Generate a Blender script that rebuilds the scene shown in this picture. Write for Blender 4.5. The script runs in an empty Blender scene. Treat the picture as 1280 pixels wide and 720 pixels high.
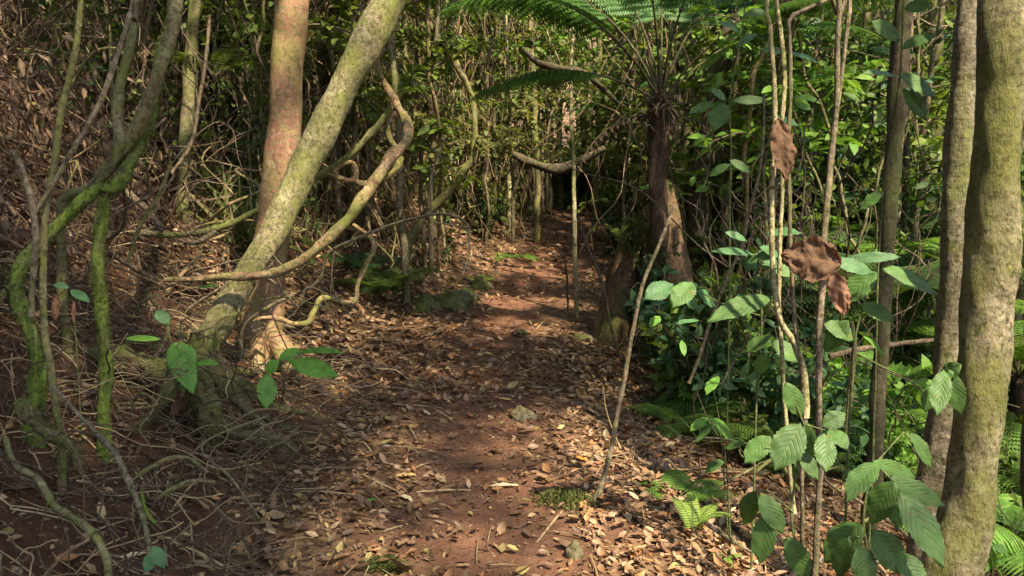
import bpy, math, random
import numpy as np
from mathutils import Vector, Matrix, noise as mnoise
random.seed(7); rng = np.random.default_rng(11)
sc = bpy.context.scene
C = sc.collection
R = math.radians

# ------------------------------------------------------------------ camera
CAMZ = 1.55; PITCH = R(8.0); F = 1000.0
cd = bpy.data.cameras.new('camera'); cam = bpy.data.objects.new('camera', cd); C.objects.link(cam)
cam.location = (0, 0, CAMZ); cam.rotation_euler = (R(90) - PITCH, 0, 0)
cd.sensor_width = 36; cd.lens = 36 * F / 1280; cd.clip_end = 600; cd.clip_start = 0.05
sc.camera = cam
FW = np.array([0, math.cos(PITCH), -math.sin(PITCH)]); UP = np.array([0, math.sin(PITCH), math.cos(PITCH)]); RT = np.array([1., 0, 0])
CAM = np.array([0, 0, CAMZ])
def at(u, v, d):
    return CAM + d * (FW + (u - 640) / F * RT + (360 - v) / F * UP)
def proj(p):
    q = np.asarray(p, float) - CAM; d = q @ FW
    return 640 + F * (q @ RT) / d, 360 - F * (q @ UP) / d, d

# ------------------------------------------------------------------ noise / terrain
_nr = np.random.default_rng(5)
_dirs = [( _nr.normal(size=(7, 2)), _nr.uniform(0, 6.28, 7)) for _ in range(12)]
def nz(x, y, s, k=0):
    D, P = _dirs[k]; r = 0
    for (a, b), p in zip(D, P): r = r + np.sin(s * (a * x + b * y) + p + 1.3 * np.sin(s * .6 * (b * x - a * y) + p * 2))
    return r / 7 * 1.6
PY = [-6, 0, 2.9, 4.4, 5.9, 8.2, 10.5, 12, 16, 20, 24, 30, 60]
PX = [.1, .0, -.12, -.17, -.22, -.1, .42, .75, 1.5, 1.5, .4, -2., -6]
def pcx(y): 
    return (np.interp(y - .5, PY, PX) + np.interp(y, PY, PX) + np.interp(y + .5, PY, PX)) / 3
def sp(t, k=.25): return k * np.logaddexp(0, t / k)
def height(x, y):
    x = np.asarray(x, float); y = np.asarray(y, float)
    cx = pcx(y)
    z = .058 * sp(y - 5.5, .8)
    hw = .55
    dl = cx - hw - x; dr = x - cx - hw
    s = np.interp(y, [0, 6, 9, 12, 20], [.95, .85, .62, .5, .45]); off = np.interp(y, [0, 5, 9, 12], [.55, .75, .45, .2])
    z = z + s * (sp(dl - off, .22) - .35 * sp(dl - off - 3.5, .6))
    sr = np.interp(y, [0, 8, 14, 20], [.42, .36, .2, .05])
    z = z - sr * (sp(dr - .25, .25) - sp(dr - 4.5, .6))
    far = sp(y - 24, 2.) * .35 + sp(np.abs(x) - 16, 2) * .35 + sp(-y - 8, 2) * .25
    z = z + far
    z = z + .05 * nz(x, y, .9, 0) * np.clip(np.abs(x - cx) / 1.2, .15, 1) + .018 * nz(x, y, 3.1, 1) + .05 * nz(x, y, 2.2, 2) * np.clip((dl - .6) / 1.0, 0, 1)
    z = z - .03 * np.exp(-((x - cx) / .4) ** 2)
    return z
def nrm(x, y, e=.06):
    gx = (height(x + e, y) - height(x - e, y)) / (2 * e); gy = (height(x, y + e) - height(x, y - e)) / (2 * e)
    n = np.stack([-gx, -gy, np.ones_like(gx)], -1)
    return n / np.linalg.norm(n, axis=-1, keepdims=True)
def ground(u, v, lift=0.):
    d = np.arange(1.4, 45, .02); dirv = FW + (u - 640) / F * RT + (360 - v) / F * UP
    P = CAM + d[:, None] * dirv; hit = np.nonzero(P[:, 2] < height(P[:, 0], P[:, 1]) + lift)[0]
    i = hit[0] if len(hit) else len(d) - 1
    p = P[i].copy(); p[2] = height(p[0], p[1]) + lift; return p
def gd(u, v): return proj(ground(u, v))[2]

# ------------------------------------------------------------------ sun
SUN_EL = R(56); SUN_AZ = R(142)      # azimuth from +Y clockwise (towards +X)
S = np.array([math.sin(SUN_AZ) * math.cos(SUN_EL), math.cos(SUN_AZ) * math.cos(SUN_EL), math.sin(SUN_EL)])
ld = bpy.data.lights.new('sun', 'SUN'); ld.energy = 3.7; ld.angle = R(1.6); ld.color = (1, .93, .8)
lo = bpy.data.objects.new('sun', ld); C.objects.link(lo); lo.location = (8, -5, 20)
lo.rotation_euler = Vector(S).to_track_quat('Z', 'Y').to_euler()
w = bpy.data.worlds.new('World'); sc.world = w; w.use_nodes = True
nt = w.node_tree; nt.nodes.clear()
sky = nt.nodes.new('ShaderNodeTexSky'); sky.sky_type = 'NISHITA'; sky.sun_disc = False
sky.sun_elevation = SUN_EL; sky.sun_rotation = SUN_AZ
bg = nt.nodes.new('ShaderNodeBackground'); bg.inputs[1].default_value = .15
ow = nt.nodes.new('ShaderNodeOutputWorld'); nt.links.new(sky.outputs[0], bg.inputs[0]); nt.links.new(bg.outputs[0], ow.inputs[0])
sc.view_settings.view_transform = 'Standard'; sc.view_settings.look = 'None'; sc.view_settings.gamma = 1
sc.view_settings.use_curve_mapping = False; sc.view_settings.exposure = 2.18
sc.view_settings.use_white_balance = True; sc.view_settings.white_balance_temperature = 7700; sc.view_settings.white_balance_tint = 8
sc.render.engine = 'CYCLES'
cy = sc.cycles; cy.max_bounces = 7; cy.diffuse_bounces = 4; cy.glossy_bounces = 2; cy.transmission_bounces = 3; cy.transparent_max_bounces = 4
cy.caustics_reflective = False; cy.caustics_refractive = False; cy.use_denoising = True; cy.sample_clamp_indirect = 6

# ------------------------------------------------------------------ materials
def newmat(name):
    m = bpy.data.materials.new(name); m.use_nodes = True; t = m.node_tree; t.nodes.clear()
    return m, t, t.nodes.new, t.links.new
def ramp(N, stops, interp='LINEAR'):
    r = N('ShaderNodeValToRGB'); r.color_ramp.interpolation = interp; e = r.color_ramp.elements
    while len(e) < len(stops): e.new(.5)
    for i, (p, c) in enumerate(stops): e[i].position = p; e[i].color = (*c, 1)
    return r
def mth(N, L, op, a, b=None):
    n = N('ShaderNodeMath'); n.operation = op
    for i, q in enumerate((a, b)):
        if q is None: continue
        if isinstance(q, (int, float)): n.inputs[i].default_value = q
        else: L(q, n.inputs[i])
    return n.outputs[0]
def leafmat(name, cols, trans=.35, rough=.5, spec=.22, tcol=(1.25, 1.2, .6), veins=False, objvar=.25):
    m, t, N, L = newmat(name)
    g = N('ShaderNodeNewGeometry'); n = len(cols)
    r = ramp(N, [(i / max(1, n - 1), c) for i, c in enumerate(cols)]); L(g.outputs['Random Per Island'], r.inputs[0])
    col = r.outputs[0]
    oi = N('ShaderNodeObjectInfo'); hs = N('ShaderNodeHueSaturation')
    mr = N('ShaderNodeMapRange'); mr.inputs[3].default_value = 1 - objvar; mr.inputs[4].default_value = 1 + objvar
    L(oi.outputs['Random'], mr.inputs[0]); L(mr.outputs[0], hs.inputs['Value']); L(col, hs.inputs['Color']); col = hs.outputs[0]
    tc = N('ShaderNodeTexCoord'); no = N('ShaderNodeTexNoise'); no.inputs['Scale'].default_value = 22; no.inputs['Detail'].default_value = 3
    L(tc.outputs['Object'], no.inputs[0])
    mv = N('ShaderNodeMapRange'); mv.inputs[1].default_value = .3; mv.inputs[2].default_value = .7; mv.inputs[3].default_value = .75; mv.inputs[4].default_value = 1.25
    L(no.outputs[0], mv.inputs[0])
    mx = N('ShaderNodeMix'); mx.data_type = 'RGBA'; mx.blend_type = 'MULTIPLY'; mx.inputs[0].default_value = 1
    L(col, mx.inputs[6]); L(mv.outputs[0], mx.inputs[7]); col = mx.outputs[2]
    p = N('ShaderNodeBsdfPrincipled'); p.inputs['Roughness'].default_value = rough; p.inputs['Specular IOR Level'].default_value = spec
    if veins:
        sx = N('ShaderNodeSeparateXYZ'); L(tc.outputs['UV'], sx.inputs[0])
        au = mth(N, L, 'ABSOLUTE', mth(N, L, 'SUBTRACT', sx.outputs[0], .5))
        ph = mth(N, L, 'SUBTRACT', sx.outputs[1], mth(N, L, 'MULTIPLY', au, .55))
        n6 = N('ShaderNodeTexNoise'); n6.inputs['Scale'].default_value = 14; L(tc.outputs['Object'], n6.inputs[0]); ph = mth(N, L, 'ADD', ph, mth(N, L, 'MULTIPLY', n6.outputs[0], .09)); sv = mth(N, L, 'SINE', mth(N, L, 'MULTIPLY', ph, 50.)); sv = mth(N, L, 'POWER', mth(N, L, 'MULTIPLY', mth(N, L, 'ADD', sv, 1.), .5), 8)
        mid = mth(N, L, 'LESS_THAN', au, .022); vv = mth(N, L, 'MAXIMUM', mth(N, L, 'MULTIPLY', sv, .6), mid)
        lm = N('ShaderNodeMix'); lm.data_type = 'RGBA'; L(mth(N, L, 'MULTIPLY', vv, .2), lm.inputs[0]); L(col, lm.inputs[6])
        lm.inputs[7].default_value = (.16, .24, .07, 1) if cols[0][1] > cols[0][0] else (.36, .2, .12, 1)
        col = lm.outputs[2]
        n5 = N('ShaderNodeTexNoise'); n5.inputs['Scale'].default_value = 38; n5.inputs['Detail'].default_value = 4; L(tc.outputs['Object'], n5.inputs[0]); k5 = ramp(N, [(.64, (0, 0, 0)), (.7, (.8, .8, .8))]); L(n5.outputs[0], k5.inputs[0]); sm5 = N('ShaderNodeMix'); sm5.data_type = 'RGBA'; L(k5.outputs[0], sm5.inputs[0]); L(col, sm5.inputs[6]); sm5.inputs[7].default_value = (.13, .09, .03, 1); col = sm5.outputs[2]
        bp = N('ShaderNodeBump'); bp.inputs['Strength'].default_value = .35; bp.inputs['Distance'].default_value = .004
        L(mth(N, L, 'ADD', mth(N, L, 'MULTIPLY', sv, -1.), mth(N, L, 'MULTIPLY', no.outputs[0], .6)), bp.inputs['Height']); L(bp.outputs[0], p.inputs['Normal'])
    L(col, p.inputs['Base Color'])
    o = N('ShaderNodeOutputMaterial')
    if trans > 0:
        tb = N('ShaderNodeBsdfTranslucent'); m2 = N('ShaderNodeMix'); m2.data_type = 'RGBA'; m2.blend_type = 'MULTIPLY'; m2.inputs[0].default_value = 1
        L(col, m2.inputs[6]); m2.inputs[7].default_value = (*tcol, 1); L(m2.outputs[2], tb.inputs[0])
        ms = N('ShaderNodeMixShader'); ms.inputs[0].default_value = trans; L(p.outputs[0], ms.inputs[1]); L(tb.outputs[0], ms.inputs[2]); L(ms.outputs[0], o.inputs[0])
    else: L(p.outputs[0], o.inputs[0])
    return m
def barkmat(name, c1, c2, moss=None, amt=.5, lichen=None, lamt=.5, sc1=6., stretch=.35, bump=.8, rough=.9, rings=0., speck=1.):
    m, t, N, L = newmat(name)
    tc = N('ShaderNodeTexCoord'); mp = N('ShaderNodeMapping'); mp.inputs['Scale'].default_value = (1, 1, stretch); L(tc.outputs['Object'], mp.inputs[0])
    n1 = N('ShaderNodeTexNoise'); n1.inputs['Scale'].default_value = sc1 * 3; n1.inputs['Detail'].default_value = 7; n1.inputs['Roughness'].default_value = .65; L(mp.outputs[0], n1.inputs[0])
    r1 = ramp(N, [(.32, c1), (.68, c2)]); L(n1.outputs[0], r1.inputs[0]); col = r1.outputs[0]
    def patch(col, c, scale, amt, seed, soft=.08):
        n = N('ShaderNodeTexNoise'); n.noise_dimensions = '4D'; n.inputs['W'].default_value = seed; n.inputs['Scale'].default_value = scale; n.inputs['Detail'].default_value = 5; n.inputs['Roughness'].default_value = .62
        L(tc.outputs['Object'], n.inputs['Vector'])
        k = ramp(N, [(.72 - .42 * amt - soft, (0, 0, 0)), (.72 - .42 * amt + soft, (1, 1, 1))]); L(n.outputs[0], k.inputs[0])
        mx = N('ShaderNodeMix'); mx.data_type = 'RGBA'; L(k.outputs[0], mx.inputs[0]); L(col, mx.inputs[6]); mx.inputs[7].default_value = (*c, 1)
        return mx.outputs[2]
    if lichen: 
        col = patch(col, lichen, 9, lamt, 3.1, .05); col = patch(col, tuple(.55 * q for q in lichen), 34, .42, 7.7, .05)
    col = patch(col, tuple(min(1, 1.5 * q) for q in c2), 62, .3 * speck, 4.4, .07); col = patch(col, tuple(.5 * q for q in c1), 48, .3 * speck, 6.1, .07)
    if moss:
        col = patch(col, moss, 3.6, amt, 9.4, .1); col = patch(col, tuple(q * 1.3 for q in moss), 11, amt * .55, 1.9, .06); col = patch(col, tuple(q * .55 for q in moss), 40, .34, 2.7, .05)
    col = patch(col, tuple(.6 * q for q in c1), 19, .22, 12.2, .07)
    p = N('ShaderNodeBsdfPrincipled'); p.inputs['Roughness'].default_value = rough; p.inputs['Specular IOR Level'].default_value = .25
    L(col, p.inputs['Base Color'])
    n3 = N('ShaderNodeTexNoise'); n3.inputs['Scale'].default_value = sc1 * 7; n3.inputs['Detail'].default_value = 6; n3.inputs['Roughness'].default_value = .7; L(mp.outputs[0], n3.inputs[0])
    h = mth(N, L, 'ADD', n3.outputs[0], mth(N, L, 'MULTIPLY', n1.outputs[0], 1.2))
    vo = N('ShaderNodeTexVoronoi'); vo.feature = 'DISTANCE_TO_EDGE'; vo.inputs['Scale'].default_value = sc1 * 4.5; wv = N('ShaderNodeVectorMath'); wv.operation = 'MULTIPLY_ADD'; L(n1.outputs['Color'], wv.inputs[0]); wv.inputs[1].default_value = (.12, .12, .12); L(mp.outputs[0], wv.inputs[2]); L(wv.outputs[0], vo.inputs['Vector']); vk = mth(N, L, 'MINIMUM', mth(N, L, 'MULTIPLY', vo.outputs['Distance'], 5.), .5); h = mth(N, L, 'ADD', h, mth(N, L, 'MULTIPLY', vk, .22))
    if rings:
        mpr = N('ShaderNodeMapping'); mpr.inputs['Scale'].default_value = (.5, .5, 9); L(tc.outputs['Object'], mpr.inputs[0])
        nr = N('ShaderNodeTexNoise'); nr.inputs['Scale'].default_value = 3.; nr.inputs['Detail'].default_value = 2; L(mpr.outputs[0], nr.inputs[0]); h = mth(N, L, 'ADD', h, mth(N, L, 'MULTIPLY', nr.outputs[0], rings))
    bp = N('ShaderNodeBump'); bp.inputs['Strength'].default_value = bump; bp.inputs['Distance'].default_value = .02; L(h, bp.inputs['Height']); L(bp.outputs[0], p.inputs['Normal'])
    o = N('ShaderNodeOutputMaterial'); L(p.outputs[0], o.inputs[0]); return m

M = {}
M['litter'] = leafmat('litter', [(.05, .028, .016), (.09, .05, .028), (.16, .09, .047), (.07, .038, .022), (.21, .125, .062), (.12, .066, .036), (.26, .15, .08), (.27, .12, .04), (.09, .052, .03), (.22, .13, .063), (.11, .062, .035), (.34, .23, .13), (.16, .09, .048), (.08, .048, .028), (.29, .23, .08)], trans=.12, rough=.5, spec=.4, tcol=(1, .8, .5), objvar=0)
M['palelitter'] = leafmat('pale_litter', [(.19, .1, .06), (.28, .16, .1), (.13, .07, .042), (.37, .25, .16), (.27, .125, .055), (.1, .052, .032)], trans=.12, rough=.5, tcol=(1, .8, .5), objvar=0)
M['dead'] = leafmat('dead_leaf', [(.045, .027, .018), (.09, .052, .034), (.06, .036, .024), (.14, .088, .052), (.03, .02, .014), (.19, .13, .08)], trans=.15, rough=.6, tcol=(1, .8, .6), objvar=.1)
M['deadred'] = leafmat('dead_leaf_red', [(.15, .078, .05), (.2, .1, .06)], trans=.2, rough=.7, tcol=(1, .8, .6), objvar=.05, veins=True)
M['dead2'] = leafmat('dead_leaf_brown', [(.1, .058, .038), (.13, .074, .046)], trans=.3, rough=.8, spec=.15, tcol=(1.2, .8, .5), objvar=.05, veins=True)
M['straw'] = leafmat('straw', [(.2, .14, .08), (.34, .25, .14), (.14, .09, .05)], trans=.15, rough=.6, tcol=(1, .9, .6), objvar=.1)
G = dict(
 dark=[(.025, .05, .018), (.035, .07, .022), (.045, .085, .03), (.055, .1, .028)],
 mid=[(.055, .09, .02), (.08, .125, .026), (.11, .155, .032), (.065, .1, .026), (.13, .165, .033)],
 teal=[(.04, .1, .045), (.055, .125, .055), (.045, .105, .04), (.075, .145, .06)],
 bright=[(.07, .16, .03), (.11, .22, .04), (.15, .26, .05), (.09, .19, .04)],
 fern=[(.045, .11, .035), (.06, .14, .045), (.075, .16, .05)],
 lime=[(.16, .28, .05), (.22, .35, .07), (.28, .38, .1)],
 olive=[(.07, .095, .025), (.12, .15, .045), (.16, .17, .05), (.09, .1, .035), (.18, .16, .06)])
for k, c in G.items(): M['l_' + k] = leafmat('foliage_' + k, c, trans=.4, rough=.55)
M['broad'] = leafmat('broad_leaf', [(.04, .09, .022), (.06, .125, .032), (.05, .105, .03)], trans=.3, rough=.5, spec=.28, veins=True, objvar=.2)
M['broadb'] = leafmat('broad_leaf_bright', [(.09, .23, .035), (.12, .28, .045)], trans=.4, rough=.5, spec=.3, veins=True, objvar=.2)
M['broadt'] = leafmat('broad_leaf_teal', [(.045, .12, .045), (.06, .15, .055)], trans=.3, rough=.5, spec=.3, veins=True, objvar=.15)
M['pale'] = barkmat('bark_pale_moss', (.1, .08, .05), (.21, .165, .1), (.1, .1, .028), .5, (.27, .235, .15), .45, rings=.3)
M['lean'] = barkmat('bark_leaning', (.1, .08, .045), (.21, .165, .09), (.11, .12, .03), .45, (.28, .25, .15), .42)
M['red'] = barkmat('bark_red', (.17, .075, .048), (.27, .135, .085), (.16, .14, .045), .36, (.29, .21, .13), .32, rough=.75, bump=.5, speck=.35)
M['moss'] = barkmat('bark_mossy', (.07, .058, .028), (.16, .13, .055), (.085, .125, .02), .72, (.15, .14, .07), .3)
M['mossy2'] = barkmat('bark_half_moss', (.1, .08, .045), (.19, .15, .08), (.11, .12, .03), .45, (.22, .19, .11), .4)
M['brown'] = barkmat('bark_brown', (.085, .065, .045), (.18, .14, .095), (.1, .1, .035), .3, (.3, .22, .15), .3)
M['liana'] = barkmat('liana_bark', (.15, .085, .045), (.32, .2, .11), (.15, .16, .04), .35, (.34, .26, .17), .3, sc1=10)
M['dark'] = barkmat('bark_dark', (.035, .025, .018), (.09, .065, .042), (.06, .07, .02), .3, (.14, .11, .07), .25)
M['rnd'] = barkmat('bark_grey_brown', (.08, .065, .045), (.2, .16, .11), (.1, .11, .03), .3, (.26, .22, .16), .3, rings=.6)
M['fern_trunk'] = barkmat('fern_trunk', (.03, .019, .013), (.095, .058, .036), None, 0, None, 0, sc1=9, stretch=.15, bump=1)
M['stump'] = barkmat('stump_bark', (.09, .052, .033), (.23, .135, .08), (.09, .1, .025), .3, None, 0, sc1=8, stretch=.2, bump=1)
M['twig'] = barkmat('twig', (.1, .072, .045), (.22, .16, .1), None, 0, None, 0, sc1=14)
M['yellow_stem'] = barkmat('yellow_stem', (.26, .22, .12), (.4, .35, .2), (.12, .14, .03), .2, None, 0, sc1=12)
M['rock'] = barkmat('mossy_rock', (.06, .05, .035), (.14, .115, .08), (.075, .09, .022), .5, None, 0, sc1=3, stretch=1)
M['mossblade'] = leafmat('moss_blade', [(.035, .05, .012), (.06, .08, .017), (.09, .1, .025), (.07, .055, .02)], trans=.2, rough=.8, objvar=.1)
M['root'] = barkmat('root_bark', (.06, .042, .026), (.16, .11, .062), (.07, .085, .02), .42, (.2, .16, .09), .3)
M['dtwig'] = barkmat('dark_twig', (.06, .045, .03), (.17, .125, .08), None, 0, None, 0, sc1=14)
M['green_stem'] = barkmat('green_stem', (.06, .1, .03), (.14, .15, .06), None, 0, None, 0, sc1=12)

def groundmat():
    m, t, N, L = newmat('forest_floor')
    tc = N('ShaderNodeTexCoord'); at_ = N('ShaderNodeAttribute'); at_.attribute_name = 'path'
    v = N('ShaderNodeTexVoronoi'); v.inputs['Scale'].default_value = 16; v.inputs['Randomness'].default_value = 1
    nd = N('ShaderNodeTexNoise'); nd.inputs['Scale'].default_value = 9; nd.inputs['Detail'].default_value = 4
    L(tc.outputs['Object'], nd.inputs[0])
    ad = N('ShaderNodeVectorMath'); ad.operation = 'MULTIPLY_ADD'; L(nd.outputs['Color'], ad.inputs[0]); ad.inputs[1].default_value = (.16, .16, .16); L(tc.outputs['Object'], ad.inputs[2])
    L(ad.outputs[0], v.inputs['Vector'])
    sx = N('ShaderNodeSeparateColor'); L(v.outputs['Color'], sx.inputs[0])
    r = ramp(N, [(0, (.035, .02, .012)), (.35, (.075, .042, .024)), (.6, (.12, .068, .038)), (.85, (.19, .115, .062)), (1, (.26, .17, .095))]); L(sx.outputs[0], r.inputs[0])
    n2 = N('ShaderNodeTexNoise'); n2.inputs['Scale'].default_value = 5; n2.inputs['Detail'].default_value = 8; n2.inputs['Roughness'].default_value = .7; L(tc.outputs['Object'], n2.inputs[0])
    r2 = ramp(N, [(.3, (.07, .033, .021)), (.5, (.125, .06, .036)), (.72, (.19, .1, .06))]); L(n2.outputs[0], r2.inputs[0])
    n3 = N('ShaderNodeTexNoise'); n3.inputs['Scale'].default_value = 55; n3.inputs['Detail'].default_value = 5; n3.inputs['Roughness'].default_value = .7; L(tc.outputs['Object'], n3.inputs[0])
    r3 = ramp(N, [(.35, (.7, .7, .7)), (.65, (1.25, 1.2, 1.15))]); L(n3.outputs[0], r3.inputs[0])
    mm = N('ShaderNodeMix'); mm.data_type = 'RGBA'; mm.blend_type = 'MULTIPLY'; mm.inputs[0].default_value = 1; L(r2.outputs[0], mm.inputs[6]); L(r3.outputs[0], mm.inputs[7])
    mx = N('ShaderNodeMix'); mx.data_type = 'RGBA'; L(at_.outputs['Fac'], mx.inputs[0]); L(r.outputs[0], mx.inputs[6]); L(mm.outputs[2], mx.inputs[7])
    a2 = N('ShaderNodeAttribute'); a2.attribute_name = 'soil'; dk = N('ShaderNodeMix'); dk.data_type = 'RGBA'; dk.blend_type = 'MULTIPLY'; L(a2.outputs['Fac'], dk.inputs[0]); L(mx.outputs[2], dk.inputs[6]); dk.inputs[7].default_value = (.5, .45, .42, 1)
    p = N('ShaderNodeBsdfPrincipled'); p.inputs['Roughness'].default_value = .9; p.inputs['Specular IOR Level'].default_value = .2; L(dk.outputs[2], p.inputs['Base Color'])
    h = mth(N, L, 'ADD', mth(N, L, 'MULTIPLY', n3.outputs[0], .8), mth(N, L, 'ADD', n2.outputs[0], mth(N, L, 'MULTIPLY', v.outputs['Distance'], .5)))
    bp = N('ShaderNodeBump'); bp.inputs['Strength'].default_value = .9; bp.inputs['Distance'].default_value = .02; L(h, bp.inputs['Height']); L(bp.outputs[0], p.inputs['Normal'])
    o = N('ShaderNodeOutputMaterial'); L(p.outputs[0], o.inputs[0]); return m
M['ground'] = groundmat()

# ------------------------------------------------------------------ mesh builder
class MB:
    def __init__(s): s.V = []; s.F = []; s.U = []; s.n = 0
    def add(s, V, Fs, uv=None):
        V = np.asarray(V, float).reshape(-1, 3)
        for f in Fs:
            f = np.asarray(f, int)
            if f.size: s.F.append(f + s.n)
        s.V.append(V); s.U.append(np.zeros((len(V), 2)) if uv is None else np.asarray(uv, float)); s.n += len(V); return s
    def mesh(s, name, mat, org=(0, 0, 0), smooth=True):
        me = bpy.data.meshes.new(name)
        V = np.concatenate(s.V) - np.asarray(org); U = np.concatenate(s.U)
        me.vertices.add(len(V)); me.vertices.foreach_set('co', V.astype(np.float32).ravel())
        nl = sum(f.size for f in s.F); npoly = sum(len(f) for f in s.F)
        loops = np.concatenate([f.ravel() for f in s.F]).astype(np.int32)
        tot = np.concatenate([np.full(len(f), f.shape[1]) for f in s.F]).astype(np.int32)
        st = np.concatenate([[0], np.cumsum(tot)[:-1]]).astype(np.int32)
        me.loops.add(nl); me.polygons.add(npoly); me.loops.foreach_set('vertex_index', loops)
        me.polygons.foreach_set('loop_start', st); me.polygons.foreach_set('loop_total', tot)
        if smooth: me.polygons.foreach_set('use_smooth', np.ones(npoly, bool))
        if U.any():
            ul = me.uv_layers.new(name='UVMap'); ul.data.foreach_set('uv', U[loops].astype(np.float32).ravel())
        me.update(calc_edges=True); me.materials.append(mat); return me
def norm(a): return a / (np.linalg.norm(a, axis=-1, keepdims=True) + 1e-9)

def catmull(P, n):
    P = np.asarray(P, float); Q = np.vstack([2 * P[0] - P[1], P, 2 * P[-1] - P[-2]])
    out = []
    m = len(P) - 1; seglen = np.linalg.norm(np.diff(P[:, :3], axis=0), axis=1); tot = seglen.sum()
    for i in range(m):
        k = max(2, int(round(n * seglen[i] / tot))); t = np.linspace(0, 1, k, endpoint=False)[:, None]
        a, b, c, d = Q[i], Q[i + 1], Q[i + 2], Q[i + 3]
        out.append(.5 * ((2 * b) + (-a + c) * t + (2 * a - 5 * b + 4 * c - d) * t ** 2 + (-a + 3 * b - 3 * c + d) * t ** 3))
    out.append(P[-1:]); return np.vstack(out)
def tube(mb, pts, rad, n=40, k=10, bump=.06, wob=0., seed=0, ridges=0, rr=.0, cap=True):
    """pts (m,3), rad scalar or list -> tapered tube with uneven bark"""
    pts = np.asarray(pts, float); rad = np.full(len(pts), rad) if np.isscalar(rad) else np.asarray(rad, float)
    C4 = catmull(np.hstack([pts, rad[:, None]]), n); P = C4[:, :3]; rd = np.abs(C4[:, 3])
    if wob:
        s = np.cumsum(np.r_[0, np.linalg.norm(np.diff(P, axis=0), axis=1)])
        for ax in range(3): P[:, ax] += wob * (np.sin(s * 4.1 + seed * 1.7 + ax * 2.1) * .6 + np.sin(s * 9.7 + seed + ax) * .3 + np.sin(s * 19 + seed * 3.1 + ax * 1.3) * .12)
    T = norm(np.gradient(P, axis=0)); ref = np.array([0.3, .9, .2]) if abs(T[0] @ np.array([.3, .9, .2])) < .85 else np.array([1., 0, 0])
    A = np.zeros_like(P); a = norm(np.cross(T[0], ref))
    for i in range(len(P)):
        a = a - T[i] * (a @ T[i]); a = a / np.linalg.norm(a); A[i] = a
    B = np.cross(T, A); th = np.linspace(0, 2 * np.pi, k, endpoint=False); s = np.cumsum(np.r_[0, np.linalg.norm(np.diff(P, axis=0), axis=1)])[:, None]
    rm = rd.mean() + 1e-4
    q = 1 + bump * (np.sin(2 * th[None] + s / rm * .5 + seed) + .7 * np.sin(3 * th[None] - s / rm * .9 + seed * 2) + .5 * np.sin(5 * th[None] + s / rm * 1.7 + seed * 3) + .6 * np.sin(s / rm * .8 + seed * 5))
    q = q + bump * .45 * (np.sin(4 * th[None] + 9 * s / (rm * 4) + seed * 7) * np.sin(s / rm * 2.3 + seed) + np.sin(7 * th[None] - s / rm * 3.1) * .5 * np.sin(s / rm * .9 + 2 * seed))
    if ridges: q = q + rr * np.abs(np.sin(ridges * .5 * th[None] + seed + .3 * np.sin(s * 3)))
    V = P[:, None, :] + (rd[:, None] * q)[..., None] * (np.cos(th)[None, :, None] * A[:, None, :] + np.sin(th)[None, :, None] * B[:, None, :])
    m = len(P); i = np.arange(m - 1)[:, None] * k; j = np.arange(k)[None]; jn = (j + 1) % k
    Fq = np.stack([i + j, i + jn, i + k + jn, i + k + j], -1).reshape(-1, 4)
    VV = V.reshape(-1, 3); Fs = [Fq]
    if cap:
        VV = np.vstack([VV, P[:1], P[-1:]]); o = m * k; jj = np.arange(k)
        Fs.append(np.stack([jj, np.full(k, o), (jj + 1) % k], -1)[:, ::-1]); b = (m - 1) * k
        Fs.append(np.stack([b + jj, b + (jj + 1) % k, np.full(k, o + 1)], -1))
    mb.add(VV, Fs); return P, rd
# leaf templates: along +Y, normal +Z, unit length
def tpl_leaf(wd=.28, droop=.14, fold=.07):
    V = np.array([(0, 0, 0), (0, .38, 0), (0, .72, -droop * .35), (0, 1, -droop), (-wd, .34, fold), (-wd * .72, .7, fold * .6 - droop * .3), (wd, .34, fold), (wd * .72, .7, fold * .6 - droop * .3)])
    return V, [np.array([(0, 1, 4), (2, 3, 5), (0, 6, 1), (2, 7, 3)]), np.array([(1, 2, 5, 4), (6, 7, 2, 1)])]
def tpl_curl():
    V = np.array([(0, 0, 0), (0, .38, -.04), (0, .72, -.02), (0, 1, .1), (-.25, .34, .1), (-.18, .7, .12), (.25, .34, .03), (.18, .7, .09)])
    return V, [np.array([(0, 1, 4), (2, 3, 5), (0, 6, 1), (2, 7, 3)]), np.array([(1, 2, 5, 4), (6, 7, 2, 1)])]
def tpl_far(wd=.3): return np.array([(0, 0, 0), (wd, .45, .07), (0, 1, -.1), (-wd, .45, .07), (0, .5, -.02)]), [np.array([(0, 1, 4), (1, 2, 4), (2, 3, 4), (3, 0, 4)])]
def tpl_blade(wd=.06, b=.25): 
    return np.array([(-wd * .6, 0, 0), (wd * .6, 0, 0), (wd, .4, .0), (-wd, .4, 0), (wd * .7, .75, -b * .35), (-wd * .7, .75, -b * .35), (0, 1, -b)]), [np.array([(0, 1, 2, 3), (3, 2, 4, 5)]), np.array([(5, 4, 6)])]
def scatter(mb, tpl, pos, ydir, zdir, scale, wscale=None):
    V, Fs = tpl; n = len(pos); Y = norm(ydir); X = norm(np.cross(Y, zdir)); Z = np.cross(X, Y)
    scale = np.broadcast_to(scale, (n,)); ws = scale if wscale is None else np.broadcast_to(wscale, (n,))
    W = pos[:, None, :] + V[None, :, 0:1] * ws[:, None, None] * X[:, None] + V[None, :, 1:2] * scale[:, None, None] * Y[:, None] + V[None, :, 2:3] * scale[:, None, None] * Z[:, None]
    k = len(V); off = (np.arange(n) * k)[:, None, None]
    mb.add(W.reshape(-1, 3), [(f[None] + off).reshape(-1, f.shape[1]) for f in Fs])
def rdir(n, zb=0., zs=1.):
    v = rng.normal(size=(n, 3)); v[:, 2] = v[:, 2] * zs + zb; return norm(v)

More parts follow.
